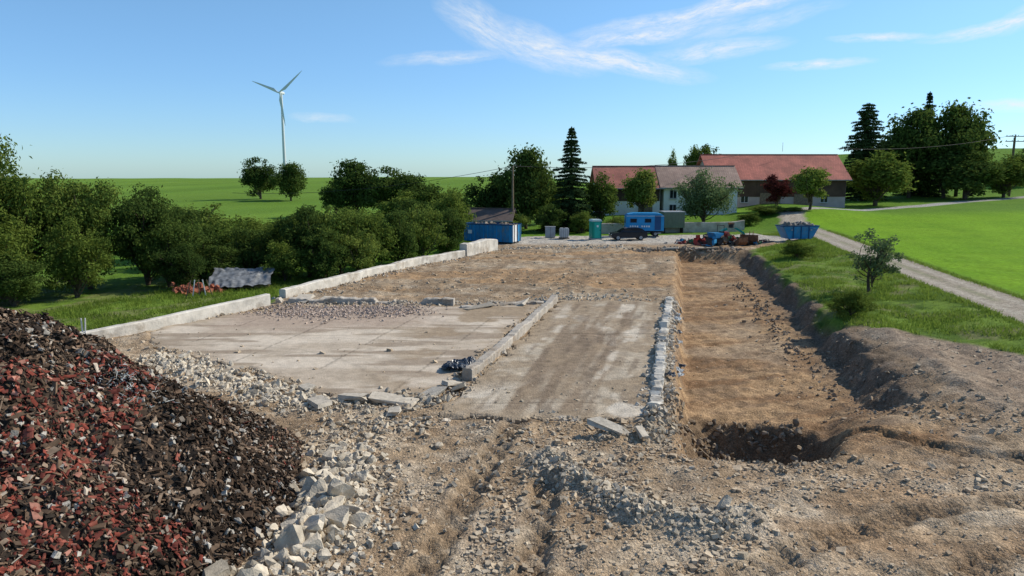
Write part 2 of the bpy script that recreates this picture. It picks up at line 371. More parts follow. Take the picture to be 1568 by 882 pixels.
strip('retaining_wall',[(-24,29.5),(-19.2,35.9),(-14.7,43.9)],.4,.6,WCONC,.06,.25,seed=1,hprof=([0,.5,1],[.75,.8,1.15]))
strip('retaining_wall',[(-14.6,46.4),(-8.1,63.7),(-4.6,69.5)],.5,.6,WCONC,.12,.3,seed=2)
strip('retaining_wall',[(-4.6,69.6),(-1.8,75.2)],.8,1.15,WCONC,.15,.3,seed=4)
strip('concrete_kerb',[(-1.75,27.8),(.5,36.4),(2.65,45.2)],.42,.36,CONC,.22,.18,seed=3)
strip('foundation_wall',[(4.75,23.6),(7.3,35),(9.85,45.5)],.36,.30,WCONC,.6,.14,seed=5,gap=.45)
strip('foundation_wall',[(-14.4,44.6),(-8,44.7),(-3.5,44.2)],.5,.28,CONC,.4,.2,seed=6,gap=.35)
strip('foundation_wall',[(-3,42.9),(2.5,45.0)],.4,.15,CONC,.5,.25,seed=7)

# ------------------------------------------------------------ rocks
def cube_t(r):
    v=np.array([[a,b,c] for a in(-1,1) for b in(-1,1) for c in(-1,1)],float)*.5
    v+=r.uniform(-.17,.17,v.shape)
    f=np.array([[0,1,3,2],[4,6,7,5],[0,4,5,1],[2,3,7,6],[0,2,6,4],[1,5,7,3]]);return v,f
import bmesh
def ico_t(r,sub=2,p=3.5,j=.1,cuts=5,lo=.28):
    bm=bmesh.new();bmesh.ops.create_icosphere(bm,subdivisions=sub,radius=1)
    v=np.array([x.co[:] for x in bm.verts]);f=np.array([[q.index for q in x.verts] for x in bm.faces]);bm.free()
    n=(np.abs(v)**p).sum(1)**(1/p);v=v/n[:,None]*.5
    for _ in range(cuts):
        d=r.standard_normal(3);d/=np.linalg.norm(d);t=r.uniform(lo,.42);q=v@d
        v=v-np.clip(q-t,0,None)[:,None]*d
    v+=r.uniform(-j,j,v.shape)*.25
    return v,f
CT=[cube_t(rng) for _ in range(14)];IT=[ico_t(rng,2,6,.12,8,.2) for _ in range(14)]
BOX=[(np.array([[a,b,c] for a in(-1,1) for b in(-1,1) for c in(-1,1)],float)*.5,CT[0][1])]
def rotm(n,tilt=None,r=rng):
    if tilt is None:
        q=r.standard_normal((n,4));q/=np.linalg.norm(q,axis=1)[:,None];w,x,y,z=q.T
        return np.stack([1-2*(y*y+z*z),2*(x*y-z*w),2*(x*z+y*w),2*(x*y+z*w),1-2*(x*x+z*z),2*(y*z-x*w),2*(x*z-y*w),2*(y*z+x*w),1-2*(x*x+y*y)],-1).reshape(n,3,3)
    a=r.uniform(0,6.283,n);t=r.standard_normal(n)*tilt;b=r.uniform(0,6.283,n)
    def Rz(a):
        m=np.zeros((n,3,3));m[:,0,0]=np.cos(a);m[:,0,1]=-np.sin(a);m[:,1,0]=np.sin(a);m[:,1,1]=np.cos(a);m[:,2,2]=1;return m
    Rx=np.zeros((n,3,3));Rx[:,0,0]=1;Rx[:,1,1]=np.cos(t);Rx[:,1,2]=-np.sin(t);Rx[:,2,1]=np.sin(t);Rx[:,2,2]=np.cos(t)
    return Rz(b)@Rx@Rz(a)
def build(temps,pos,scl,R,colr):
    Vs=[];Fs=[];Cs=[];o=0;n=len(pos);pick=rng.integers(0,len(temps),n)
    for k,(v,f) in enumerate(temps):
        m=pick==k;c=m.sum()
        if not c:continue
        q=np.einsum('nij,nvj->nvi',R[m],v[None]*scl[m][:,None,:])+pos[m][:,None,:]
        Vs.append(q.reshape(-1,3));Fs.append((f[None]+(np.arange(c)*len(v))[:,None,None]+o).reshape(-1,f.shape[1]))
        Cs.append(np.repeat(colr[m],len(v),0));o+=c*len(v)
    return np.concatenate(Vs),np.concatenate(Fs),np.concatenate(Cs)
def stonecol(n,base=(.36,.33,.28),v=.2):
    c=np.array(base)[None]*(1+rng.uniform(-v,v,(n,1)));t=rng.random((n,1))
    c=c*(1-.25*t)+np.array((.55,.48,.375))[None]*.25*t
    m=rng.random(n)<.08;c[m]=c[m]*.65;return c

# small gravel over the whole site
N=95000
yy=12/(1-rng.random(N)*(1-12/75.));xx=rng.uniform(-1,1,N)*(yy*.72+1)
m=(sdf(SITE,xx,yy)>.1);m&=~((sdf(RAMP,xx,yy)>.3)&(rng.random(N)<.93));m&=~((sdf(SLAB,xx,yy)>.6)&(rng.random(N)<.97))
dn=fbm(xx*.5,yy*.5,4,5);m&=rng.random(N)<S(.42,.64,dn)*.8+.10
xs_=xx-.2*yy;inpit=(xs_>1)&(xs_<9)&(yy>20);m&=~(inpit&(rng.random(N)<.8));m&=~((xx>5)&(rng.random(N)<.6))
for pts in TRACKS: m&=~((dline(pts,xx,yy)<.55)&(rng.random(N)<.85))
xx,yy=xx[m],yy[m];n=len(xx)
sz=(.014+.022*rng.random(n)+.07*rng.random(n)**10)*(1+yy/42)
zz=height(xx,yy)+sz*.12+np.where((sdf(RAMP,xx,yy)>.1)|(sdf(SLAB,xx,yy)>.1),.11,0)
cc,_=paint(xx,yy);cc=cc*.65+stonecol(n,(.48,.40,.285))*.52
V,F,C=build(CT,np.stack([xx,yy,zz],-1),sz[:,None]*rng.uniform(.7,1.5,(n,3))*[1,1,.6],rotm(n,.35),cc)
obj('gravel',np_mesh('gravel',V,F,STONE,C))

# debris mound
PC=(-12.2,16.3)
def pile(x,y):
    dx=np.where(x<PC[0],(x-PC[0])*.45,(x-PC[0]));dy=np.where(y<PC[1],(y-PC[1])*.62,(y-PC[1])*.9)
    r=np.hypot(dx,dy)*(1+.10*(fbm(x*.35,y*.35,2,3)-.5)*2)
    t=np.clip(1-r/7.0,0,1)
    h=5.6*(t-.10*np.exp(-(r/1.6)**2))
    return h+S(0,.3,t)*(.9*(fbm(x*.7,y*.7,3,2)-.5)+.5*(fbm(x*2.2,y*2.2,3,5)-.5)),t
px=np.arange(-30,-4.3,.11);py=np.arange(4,25.5,.11);a,b=np.meshgrid(px,py);h,t=pile(a,b)
zb=height(a,b);zz=np.where(t>0,np.maximum(h,0)+zb-.02,zb-.3)
i=np.arange(a.size).reshape(a.shape);f=np.stack([i[:-1,:-1],i[:-1,1:],i[1:,1:],i[1:,:-1]],-1).reshape(-1,4)
f=f[(t.ravel()[f]>0).any(1)];u,inv=np.unique(f,return_inverse=True)
pc=mixc((.035,.026,.02),(.11,.075,.05),S(.3,.7,fbm(a*1.5,b*1.5,4,1)))
rubble=empty('rubble_pile',(0,0,0))
obj('mound',np_mesh('mound',np.stack([a,b,zz],-1).reshape(-1,3)[u],inv.reshape(-1,4),DEB,pc.reshape(-1,3)[u]),parent=rubble)
def pile_pts(n,bias=1.0):
    xx=rng.uniform(-22,-4.8,n);yy=rng.uniform(8,24,n);h,t=pile(xx,yy);m=(t>.01)&((rng.random(n)<.35)|(xx>-15));xx,yy,h=xx[m],yy[m],h[m]
    return xx,yy,h+height(xx,yy,False)
def slope_rot(x,y,tilt):
    n=len(x);e=.25;gxx=(pile(x+e,y)[0]-pile(x-e,y)[0])/(2*e);gyy=(pile(x,y+e)[0]-pile(x,y-e)[0])/(2*e)
    nz=np.stack([-gxx,-gyy,np.ones(n)],-1)+rng.standard_normal((n,3))*tilt;nz/=np.linalg.norm(nz,axis=1)[:,None]
    t=rng.standard_normal((n,3));t-=(t*nz).sum(1)[:,None]*nz;t/=np.linalg.norm(t,axis=1)[:,None];b=np.cross(nz,t)
    return np.stack([t,b,nz],-1)
x,y,z=pile_pts(88000);n=len(x);L=rng.uniform(.03,.15,n)*(1+.8*(rng.random(n)<.12))
br=S(.35,.65,fbm(x*.6,y*.6,4,4))
sc=np.stack([L,L*rng.uniform(.12,.7,n),rng.uniform(.01,.045,n)],-1)
cb=np.array([(.024,.019,.015),(.06,.041,.028),(.13,.085,.055),(.20,.145,.10),(.36,.30,.235)])[rng.choice(5,n,p=[.32,.31,.23,.10,.04])]*(.6+.7*br)[:,None]
V,F,C=build(CT,np.stack([x,y,z+rng.uniform(-.02,.10,n)],-1),sc,slope_rot(x,y,.6),cb)
obj('charred_scraps',np_mesh('charred_scraps',V,F,DEB,C),parent=rubble)
def tile_t(r):
    k=5;xs=np.linspace(-.5,.5,k);v=[];jj=r.uniform(-.10,.10,(k,2))
    for i_,q in enumerate(xs):
        zc=.25*math.cos(q*3);
        for s_,zt in((-1,0),(1,0),(1,.22),(-1,.22)): v.append((q,s_*.5+jj[i_,0 if s_<0 else 1],zc+zt-.2))
    f=[]
    for i_ in range(k-1):
        for e in range(4):f.append((i_*4+e,i_*4+(e+1)%4,(i_+1)*4+(e+1)%4,(i_+1)*4+e))
    f+= [(3,2,1,0),(k*4-4,k*4-3,k*4-2,k*4-1)]
    return np.array(v),np.array(f)
TT=[tile_t(rng) for _ in range(8)]
x,y,z=pile_pts(60000);q=fbm(x*.55+5,y*.55,4,6)-.03+.15*np.exp(-((x+9.2+.3*(y-16))/1.5)**2)
m=rng.random(len(x))<S(.54,.66,q)*.62+.018;x,y,z=x[m],y[m],z[m];n=len(x)
L=rng.uniform(.05,.17,n)*(1+.9*(rng.random(n)<.06));sc=np.stack([L*rng.uniform(.35,.75,n),L,rng.uniform(.035,.07,n)],-1)
cb=np.array([(.22,.056,.038),(.31,.10,.068),(.13,.038,.029),(.38,.18,.13)])[rng.choice(4,n,p=[.38,.22,.32,.08])]*rng.uniform(.6,1.12,(n,1))
V,F,C=build(TT,np.stack([x,y,z+rng.uniform(.0,.11,n)],-1),sc,slope_rot(x,y,.55),cb)
obj('broken_roof_tiles',np_mesh('broken_roof_tiles',V,F,DEB,C),parent=rubble)
x,y,z=pile_pts(3400);n=len(x);L=.03+.12*rng.random(n)**1.6;sc=L[:,None]*rng.uniform(.3,1.2,(n,3))
V,F,C=build(CT,np.stack([x,y,z+.05],-1),sc,rotm(n),stonecol(n,(.36,.33,.28),.4));obj('plaster_fragments',np_mesh('plaster_fragments',V,F,STONE,C),parent=rubble)
x,y,z=pile_pts(2400);n=len(x);sc=np.stack([rng.uniform(.2,.7,n),rng.uniform(.008,.025,n),rng.uniform(.008,.02,n)],-1)
cb=np.array([(.05,.035,.025),(.18,.13,.09),(.32,.28,.22)])[rng.choice(3,n,p=[.55,.33,.12])]
V,F,C=build(BOX,np.stack([x,y,z+.06],-1),sc,slope_rot(x,y,.3),cb);obj('sticks',np_mesh('sticks',V,F,DEB,C),parent=rubble)
x=rng.normal(-8.9,.4,380);y=rng.normal(16.4,.4,380);h,t=pile(x,y);n=380
sc=np.stack([rng.uniform(.1,.3,n),rng.uniform(.008,.02,n),rng.uniform(.008,.015,n)],-1)
V,F,C=build(BOX,np.stack([x,y,h+rng.uniform(0,.1,n)],-1),sc,slope_rot(x,y,.35),stonecol(n,(.32,.34,.33),.3));obj('wire_tangle',np_mesh('wire_tangle',V,F,DEB,C),parent=rubble)

P=[]
def add(xx,yy,sz,lift=.25,base=(.53,.46,.35)):
    P.append((np.asarray(xx),np.asarray(yy),np.asarray(sz),lift,base))
def along(pts,n,spread,smin,smax,pw=2.5,**k):
    P_=np.array(pts,float);d=np.r_[0,np.cumsum(np.hypot(*(P_[1:]-P_[:-1]).T))];s=rng.random(n)*d[-1]
    x=np.interp(s,d,P_[:,0])+rng.standard_normal(n)*spread;y=np.interp(s,d,P_[:,1])+rng.standard_normal(n)*spread
    add(x,y,smin+(smax-smin)*rng.random(n)**pw,**k)
along([(-4.6,20.3),(-4.5,18),(-4.7,15.5),(-5.2,12.5)],1000,.42,.04,.38,2.6)
along([(-4.5,19.5),(-4.4,17.6),(-4.6,15.2),(-5.2,13)],62,.42,.28,.68,1.6,lift=.3)
along([(-4.0,19),(-3.7,16.5),(-4,13)],900,.6,.025,.13,2)
along([(-15.5,31.2),(-12.2,28.6),(-9.2,26.2),(-7,24.6)],1800,.6,.04,.28,2.8)
along([(-15,31),(-11.5,27.8),(-8.2,25.4)],40,.5,.22,.5,1.8,lift=.25)
along([(-7.5,24.2),(-5,24.7),(-2.4,25.1)],500,.5,.03,.26,2.8,base=(.45,.38,.28))
along([(-5.5,21),(-4.5,23),(-3.5,22)],600,.85,.025,.22,3.2,base=(.45,.38,.28))
along([(-2,25.8),(-1.8,28),(-.4,33)],160,.3,.04,.2,2.4,base=(.40,.35,.28))
along([(4.7,23),(5.0,25),(7.4,35),(10.0,45.3)],2200,.24,.03,.26,3.0,base=(.49,.43,.34))
along([(5.1,22.5),(5.4,24.5),(5.9,26.5)],300,.35,.03,.24,2.8,base=(.34,.265,.18))
along(BERM,1200,.45,.02,.14,3.0,base=(.43,.365,.27))
along([(1.4,18.4),(3.1,16.4)],26,.3,.10,.26,1.7,base=(.45,.39,.30))
add([4.9],[16.2],[.42],.3)
along([(2.6,21.4),(4.4,21.7),(5,23)],300,.4,.025,.2,3,base=(.39,.32,.225))
along([(5.5,20.8),(7.4,19.2),(9.6,20)],250,.4,.025,.14,2.6,base=(.30,.23,.15))
along([(6.3,25.6),(8,26),(10,25.4)],150,.35,.06,.36,2.6,base=(.22,.165,.11))
along([(-14.5,46.8),(-8,63.7),(-2,75)],900,.6,.05,.26,2.6,base=(.42,.36,.28))
along([(-13.6,42.4),(-11,41.4),(-6,42.2)],4200,1.0,.03,.13,2.8,base=(.40,.31,.25))
along([(-14,44.6),(-3.5,44.3),(2.5,45.2)],420,.3,.06,.28,2.4,base=(.38,.33,.26))
along([(13,74.5),(17,75.5),(23,75.5)],520,.6,.1,.5,2.4,base=(.26,.20,.145))
along([(2,46.5),(8,46.5)],220,.8,.04,.18,2)
along([(-3,76),(2,77.5),(12,78)],300,.9,.08,.3,2.4,base=(.44,.39,.31))
along([(15.3,36),(13.6,28),(13.2,24)],300,.8,.03,.18,3,base=(.26,.195,.135))
along([(14.5,24),(17,22.5),(22,24)],300,1.2,.03,.16,3,base=(.32,.25,.17))
along([(18.8,60),(15.8,44),(14.2,34)],420,.6,.05,.26,2.8,base=(.20,.15,.105))
along([(-2,20),(0,17),(2,22)],700,2.0,.02,.12,3,base=(.43,.365,.27))
pos=[];scl=[];cl=[]
for (x,y,s,lift,base) in P:
    n=len(x);h,t=pile(x,y);inp=(x<-4.3)&(y<25.4)&(t>0)
    z=height(x,y)+np.where(inp,np.clip(h,0,None),0)+s*lift*.6
    on=(sdf(RAMP,x,y)>.1)|(sdf(SLAB,x,y)>.1);z=z+np.where(on,.1,0)
    pos.append(np.stack([x,y,z],-1));scl.append(s[:,None]*rng.uniform(.65,1.4,(n,3))*[1.1,1,.7]);cl.append(stonecol(n,base,.2))
pos=np.concatenate(pos);scl=np.concatenate(scl);cl=np.concatenate(cl);big=scl.max(1)>.17
V1,F1,C1=build(IT,pos[big],scl[big],rotm(big.sum()),cl[big]);V2,F2,C2=build(CT,pos[~big],scl[~big],rotm((~big).sum()),cl[~big])
obj('concrete_rubble',np_mesh('concrete_rubble',V1,F1,STONE,C1));obj('stone_rubble',np_mesh('stone_rubble',V2,F2,STONE,C2))
pl=[(-5.6,24.9,1.1,.6,.2),(-4.1,25.2,1.5,.9,.1),(-2.9,25.7,.8,.6,.3),(-6.6,24.3,.8,.5,.25),(-3.9,23.6,.6,.4,.2),(2.9,21.6,1.1,.4,.15),(3.9,21.2,.6,.3,.3),(-12.9,45.1,1.6,.8,.12),(-11.5,45.3,1.2,.8,.15),(-1.9,43,1.8,.7,.1),(0.6,44.3,1.4,.6,.1),(-2.3,27,.7,.5,.3),(-7.6,26.4,.6,.5,.3),(16.0,75,2,1,.2),(20,75.4,2.2,1,.3),(-2.0,26.4,.9,.5,.2)]
a=np.array(pl);n=len(a)
V,F,C=build(CT,np.stack([a[:,0],a[:,1],height(a[:,0],a[:,1])+.16],-1),np.stack([a[:,2],a[:,3],np.full(n,.13)],-1),rotm(n,.2),stonecol(n,(.45,.40,.32),.1))
obj('broken_concrete_plates',np_mesh('broken_concrete_plates',V,F,STONE,C))

# crumpled sheets
PLASTIC=mat('dark_blue_plastic',(.035,.045,.06),.35,.5,5.)
RAG=mat('pale_fabric',(.45,.47,.46),.9,.3,4.)
def crumple(par,loc,r0,m,q,hgt=.34):
    n=26;u=np.linspace(-r0,r0,n);a,b=np.meshgrid(u,u);k=.6/r0
    z=.26*np.exp(-(a*a+b*b)*k*k/.18)*r0/.6+hgt*(fbm(a*4*k+q*9,b*4*k+q*5,4,q)-.42);z=np.maximum(z,-.02)
    i=np.arange(a.size).reshape(a.shape);f=np.stack([i[:-1,:-1],i[:-1,1:],i[1:,1:],i[1:,:-1]],-1).reshape(-1,4)
    ed=(np.hypot(a,b)*k<.5+.3*(fbm(a*3*k+q,b*3*k,2,1)-.5)).ravel();f=f[ed[f].all(1)];u_,inv=np.unique(f,return_inverse=True)
    obj('fold',np_mesh('fold',np.stack([a,b,z],-1).reshape(-1,3)[u_],inv.reshape(-1,4),m),loc,(0,0,rng.random()*6),(1,.8,.9),par)
e=empty('plastic_sheet_bundle',(-2.3,29.3,.05))
for q in range(7): crumple(e,(rng.normal()*.4,rng.normal()*.3,0),.6,PLASTIC,q,.45)
e=empty('fabric_scraps',(0,0,0))
for q,(x,y) in enumerate([(8.6,37.5),(8.9,39),(8.2,35.6),(7.4,31.5),(7.0,30),(9.4,41.5),(6.2,28),(7.1,30.6)]): crumple(e,(x,y,float(height(np.array([x]),np.array([y]),False)[0])+.08),.35,RAG if q%3 else PLASTIC,q,.3)

# ------------------------------------------------------------ trees
def kites(pos,nrm,L,W,r):
    n=len(pos);t=r.standard_normal((n,3));t-=(t*nrm).sum(1)[:,None]*nrm;t/=np.linalg.norm(t,axis=1)[:,None]+1e-9;b=np.cross(nrm,t)
    a=t*L[:,None];c=b*W[:,None]
    V=np.stack([pos-a,pos+c*.9-a*.1+nrm*L[:,None]*.15,pos+a,pos-c*.9-a*.1+nrm*L[:,None]*.15],1).reshape(-1,3)
    return V,np.arange(4*n).reshape(n,4)
def limb(p0,p1,r0,r1,k=6,bend=.0,r=None,seg=4):
    p0=np.array(p0,float);p1=np.array(p1,float);d=p1-p0;d/=np.linalg.norm(d)+1e-9
    u=np.cross(d,[0.3,.9,.1]);u/=np.linalg.norm(u);w=np.cross(d,u);V=[]
    off=(r.standard_normal(3)*bend) if r is not None else np.zeros(3)
    for i in range(seg+1):
        t=i/seg;c=p0+(p1-p0)*t+off*math.sin(t*math.pi);rr=r0+(r1-r0)*t
        for j in range(k):
            a=2*math.pi*j/k;V.append(c+rr*(u*math.cos(a)+w*math.sin(a)))
    F=[(i*k+j,i*k+(j+1)%k,(i+1)*k+(j+1)%k,(i+1)*k+j) for i in range(seg) for j in range(k)]
    return np.array(V),np.array(F)
def merge(parts):
    V=[];F=[];M=[];o=0
    for v,f,m in parts:
        V.append(v);F.append(f+o);M.append(np.full(len(f),m));o+=len(v)
    return np.concatenate(V),np.concatenate(F),np.concatenate(M)
def broad(name,H=10,Wd=7,n=9000,leaf=.3,base=.2,seed=0,m=LEAF,nc=42,shape='round',cs=1.):
    r=np.random.default_rng(seed);parts=[];z0=H*base
    cz=(H+z0)/2;hz=(H-z0)/2;cen=[];rad=[]
    while len(cen)<nc:
        d=r.standard_normal(3);d/=np.linalg.norm(d);q=r.uniform(.25,.9)
        d=d*q
        lob=1+.14*math.sin(3*math.atan2(d[1],d[0])+seed)+.10*math.sin(5*d[2]+seed*2)
        c_=np.array([d[0]*Wd/2*lob,d[1]*Wd/2*lob,cz+d[2]*hz])
        rr=r.uniform(.08,.19)*min(Wd,H)*(1.2-.5*q)*cs
        cen.append(c_);rad.append(rr)
    cen=np.array(cen);rad=np.array(rad)
    parts.append((*limb((0,0,-.8),(r.normal()*.2,r.normal()*.2,z0+hz*.9),.028*H,.010*H,8,.15,r,6),1))
    for i in range(0,nc,2):
        s=(0,0,z0*.7+r.random()*hz*.7);parts.append((*limb(s,cen[i],.010*H,.003*H,5,.3,r,4),1))
    pr=rad**2;pr/=pr.sum();k=r.choice(nc,n,p=pr);d=r.standard_normal((n,3));d/=np.linalg.norm(d,axis=1)[:,None]
    lump=1+.35*np.sin(d[:,0]*5+k)*np.sin(d[:,1]*6+k*1.7)
    q=rad[k]*(r.random(n)**.4)*lump*np.where(r.random(n)<.14,1.4,1)
    pos=cen[k]+d*q[:,None]*[1.1,1.1,.85]
    nr=d*.7+r.standard_normal((n,3))*.55+[0,0,.35];nr/=np.linalg.norm(nr,axis=1)[:,None]
    ok=pos[:,2]>-.2;pos,nr=pos[ok],nr[ok];n=len(pos)
    L=leaf*r.uniform(.35,.8,n)
    parts.append((*kites(pos,nr,L,L*.55,r),0))
    V,F,M=merge(parts);return np_mesh(name,V,F,[m,BARK],matidx=M)
def spruce(name,H=14,Wd=6,seed=0,m=NEED,dens=1.,pw=.8):
    r=np.random.default_rng(seed);parts=[(*limb((0,0,-.5),(0,0,H*.98),.018*H,.004*H,8,.0,r,6),1)]
    z=H*.06;PP=[];NN=[]
    while z<H*.985:
        f=1-z/H;R=Wd/2*(f**pw)*r.uniform(.7,1.2);nb=int(6+6*f)
        a0=r.random()*6.28
        for b in range(nb):
            a=a0+b*6.283/nb+r.normal()*.15;Rr=R*r.uniform(.6,1.3);d=np.array([math.cos(a),math.sin(a),0])
            end=d*Rr+np.array([0,0,z-Rr*.28+.1])
            if b%2==0 and Rr>.5:parts.append((*limb((0,0,z),end,.03,.01,3,.0,r,2),1))
            k=int((12+42*Rr)*dens);t=r.random(k)**.7;side=r.uniform(-1,1,k)*(.18+.22*Rr*(1-t*.7))
            perp=np.array([-d[1],d[0],0])
            p=np.array([0,0,z])+d*(Rr*t)[:,None]+perp*side[:,None];p[:,2]+=-.28*Rr*t**1.3+.12*t*t*Rr-np.abs(side)*.25-r.random(k)*.22
            PP.append(p);nn=np.tile([0,0,1.],(k,1))+r.standard_normal((k,3))*.6+d*.3;NN.append(nn)
        z+=H*.031*r.uniform(.8,1.35)*(1-.3*(z/H))
    p=np.concatenate(PP);nn=np.concatenate(NN);nn/=np.linalg.norm(nn,axis=1)[:,None];L=r.uniform(.12,.28,len(p))
    parts.append((*kites(p,nn,L,L*.35,r),0))
    V,F,M=merge(parts);return np_mesh(name,V,F,[m,BARK],matidx=M)
PB=[broad('tree_a',10,7,8000,.42,.10,1,LEAF,48,'r',1.3),broad('tree_b',10,7.5,8000,.42,.06,2,LEAFD,56,'r',1.3),broad('tree_c',10,6.5,7500,.42,.14,3,LEAFY,44,'r',1.25),broad('tree_d',10,8,9000,.44,.08,4,LEAFD,64,'r',1.25)]
PS=[broad('shrub_a',6,6,9000,.23,.0,11,LEAF,54,'bush',.95),broad('shrub_b',6,5.5,9000,.23,.0,12,LEAFD,54,'bush',.95),broad('shrub_c',6,6.5,9000,.23,.0,13,LEAFY,54,'bush',.95)]
PN=[broad('near_a',9,8,20000,.22,.02,21,LEAF,85,'bush',.9),broad('near_b',9,8,20000,.22,.02,22,LEAFD,85,'bush',.9),broad('near_c',9,7,18000,.21,.02,23,LEAFY,75,'bush',.9)]
PR=broad('redtree',6,5,6500,.28,.05,31,LEAFR,34,'bush');PW=broad('willow',9,9.5,11000,.30,.06,32,LEAFG,60,'bush')
SP=[spruce('spruce_a',14,6.8,1),spruce('spruce_b',14,7.5,2,pw=.5)]
def gz1(x,y): return float(height(np.array([x],float),np.array([y],float),False)[0])
def plant(name,me,h0,w0,x,y,top,w,rz=None,zb=None):
    b=gz1(x,y) if zb is None else zb
    H=top-b;return obj(name,me,(x,y,b-.1),(0,0,random.uniform(0,6.28) if rz is None else rz),(w/w0,w/w0,H/h0))
for (k,x,y,t,w) in [(3,2.0,103,11.6,6.8),(1,-3.1,105,7.9,6.5),(0,-7.5,99,5.6,5.5),(0,12.2,103,7.6,5.5),(2,18.6,107,9.0,6.0),(2,44.7,112,9.2,6.6),(0,66,135,11.4,12.5),(3,83,156,21.4,11.5),(3,93,156,22.4,11.5),(1,88.5,153,19.5,11),(1,89,146,12,12.5),(0,99,150,11,10),(3,78,158,14,10),(1,118,172,13.5,9),(0,126,176,15,9),
      (2,49.5,200,15.8,8),(1,53,202,15.4,8),(0,43,200,13.2,3.6),(1,-71,210,12.2,9.5),(3,-60.5,204,10.6,8.2),(3,-31.5,150,10.6,8.5),(1,-25.5,148,9.2,9),(3,-20,146,7.8,8.5),(1,-36,152,6.6,6.5),(1,4,112,8.5,8),(0,-12.5,116,5.8,8),(0,-18,120,4.8,8)]:
    plant('deciduous_tree',PB[k],10,7.3,x,y,t,w)
plant('willow_tree',PW,9,9.5,26.8,104,8.7,9.6)
plant('copper_beech_tree',PR,6,5,41.8,117,7.7,4.8)
plant('spruce_tree',SP[0],14,6.4,7.9,100,14.2,7.2);plant('spruce_tree',SP[1],14,7.5,70.5,150,21.8,11.5);plant('spruce_tree',SP[0],14,6.4,88.5,161,25.2,8)
for (k,x,y,t,w) in [(1,-28,63,5.0,6),(2,-33,76,5.4,9),(0,-25,66,3.9,6),(1,-22.5,63,3.4,5),(0,-20.5,66,4.5,6),(1,-17.6,63.5,5.4,5.7),(2,-15.2,65,5.7,5.8),(0,-13,68,4.9,5.2),(1,-11.0,70,4.6,5.2),(2,-8.9,74,5.4,5.2),(1,-6.8,78,4.4,4.5),(0,-7.5,88,6.4,6.8),(1,-12,92,4.8,8),(0,-18,85,4.4,8),(1,-24,86,3.6,8),(2,-38,84,4.2,9),(1,-15.6,61,3.3,4.5),(0,-30,70,4.2,7),(2,-13.2,63.5,3.2,4),(1,-21,76,3.8,7),(0,-27,78,3.8,8),(0,-15,76,4.4,7),(1,-24,60.5,2.2,4),(0,-18.8,60.5,2.8,4),(1,-26.5,62,3.2,4.5),
      (0,9,96,3.2,4),(1,5,97,4,5),(2,14,97.5,2.6,4),(0,33,103,2.6,4),(2,37.5,109,3.4,5),(2,0,96,3.2,5)]:
    plant('shrub',PS[k],6,6,x,y,t,w)
for (k,x,y,t,w) in [(0,-37.2,55,10.4,8.2),(1,-44,58,11.4,10),(2,-33,57,9.2,7),(1,-29.5,59,7.9,6.5),(0,-36,51,6.0,6.5),(1,-42,50,9.3,7.5),(0,-48,52,10,9),(1,-27.3,58,5.6,5),(0,-31.5,53,4.8,5),(1,-25.6,57,3.0,4.2),(1,-34,49.5,3.0,5),(0,-38,48,3.5,5)]:
    plant('hazel_tree',PN[k],9,7.7,x,y,t,w)
PE=[broad('elder',4,3,2600,.15,.10,41,LEAFG,38,'bush',.8)]
plant('sapling_tree',PE[0],4,3,23.4,47.5,4.6,3.7)
plant('shrub',PS[0],6,6,25.6,66,2.1,3.8);plant('shrub',PS[0],6,6,18.6,40,1.9,2.6);plant('shrub',PS[2],6,6,19.9,41.6,1.3,2.0)
for i,x in enumerate((37.8,40,42.2)): plant('hedge',PS[2],6,6,x,110.5,2.9,3.2)

def blades(name,x,y,hmin,hmax,w):
    n=len(x);z=height(x,y)-.03;h=rng.uniform(hmin,hmax,n);a=rng.uniform(0,6.28,n);ln=rng.standard_normal((n,2))*.45
    p=np.stack([x,y,z],-1);d=np.stack([np.cos(a),np.sin(a),np.zeros(n)],-1)*(w*rng.uniform(.6,1.3,n))[:,None]
    tip=p+np.stack([ln[:,0]*h,ln[:,1]*h,h],-1);V=np.stack([p-d,p+d,tip],1).reshape(-1,3)
    return obj(name,np_mesh(name,V,np.arange(3*n).reshape(n,3),GRASSM))
N=80000;y=rng.uniform(22,92,N);xs=rng.uniform(9.9,18.2,N);x=xs+.2*y
sd=sdf(SITE,x,y)+1.5*(fbm(x*.5,y*.5,3,7)-.5);m=(sd<-.05)&(dline(ROAD,x,y)>1.75)&(rng.random(N)<S(.42,.6,fbm(x*.7,y*.7,4,1))+.06)
blades('grass',x[m],y[m],.05,.32,.03)
N=50000;y=rng.uniform(33,62,N);x=xwall(y)-rng.uniform(.3,16,N);m=rng.random(N)<S(.35,.6,fbm(x*.7,y*.7,4,2))+.1;blades('grass',x[m],y[m],.1,.4,.03)
N=16000;k=rng.random(N);yy=20+70*k**1.2;x=np.interp(yy,[5,24,38,53,86,98],[20,24,27,29.6,36,37.5])+np.where(rng.random(N)<.5,-1,1)*rng.normal(1.9,.18,N);blades('grass',x,yy,.05,.22,.03)

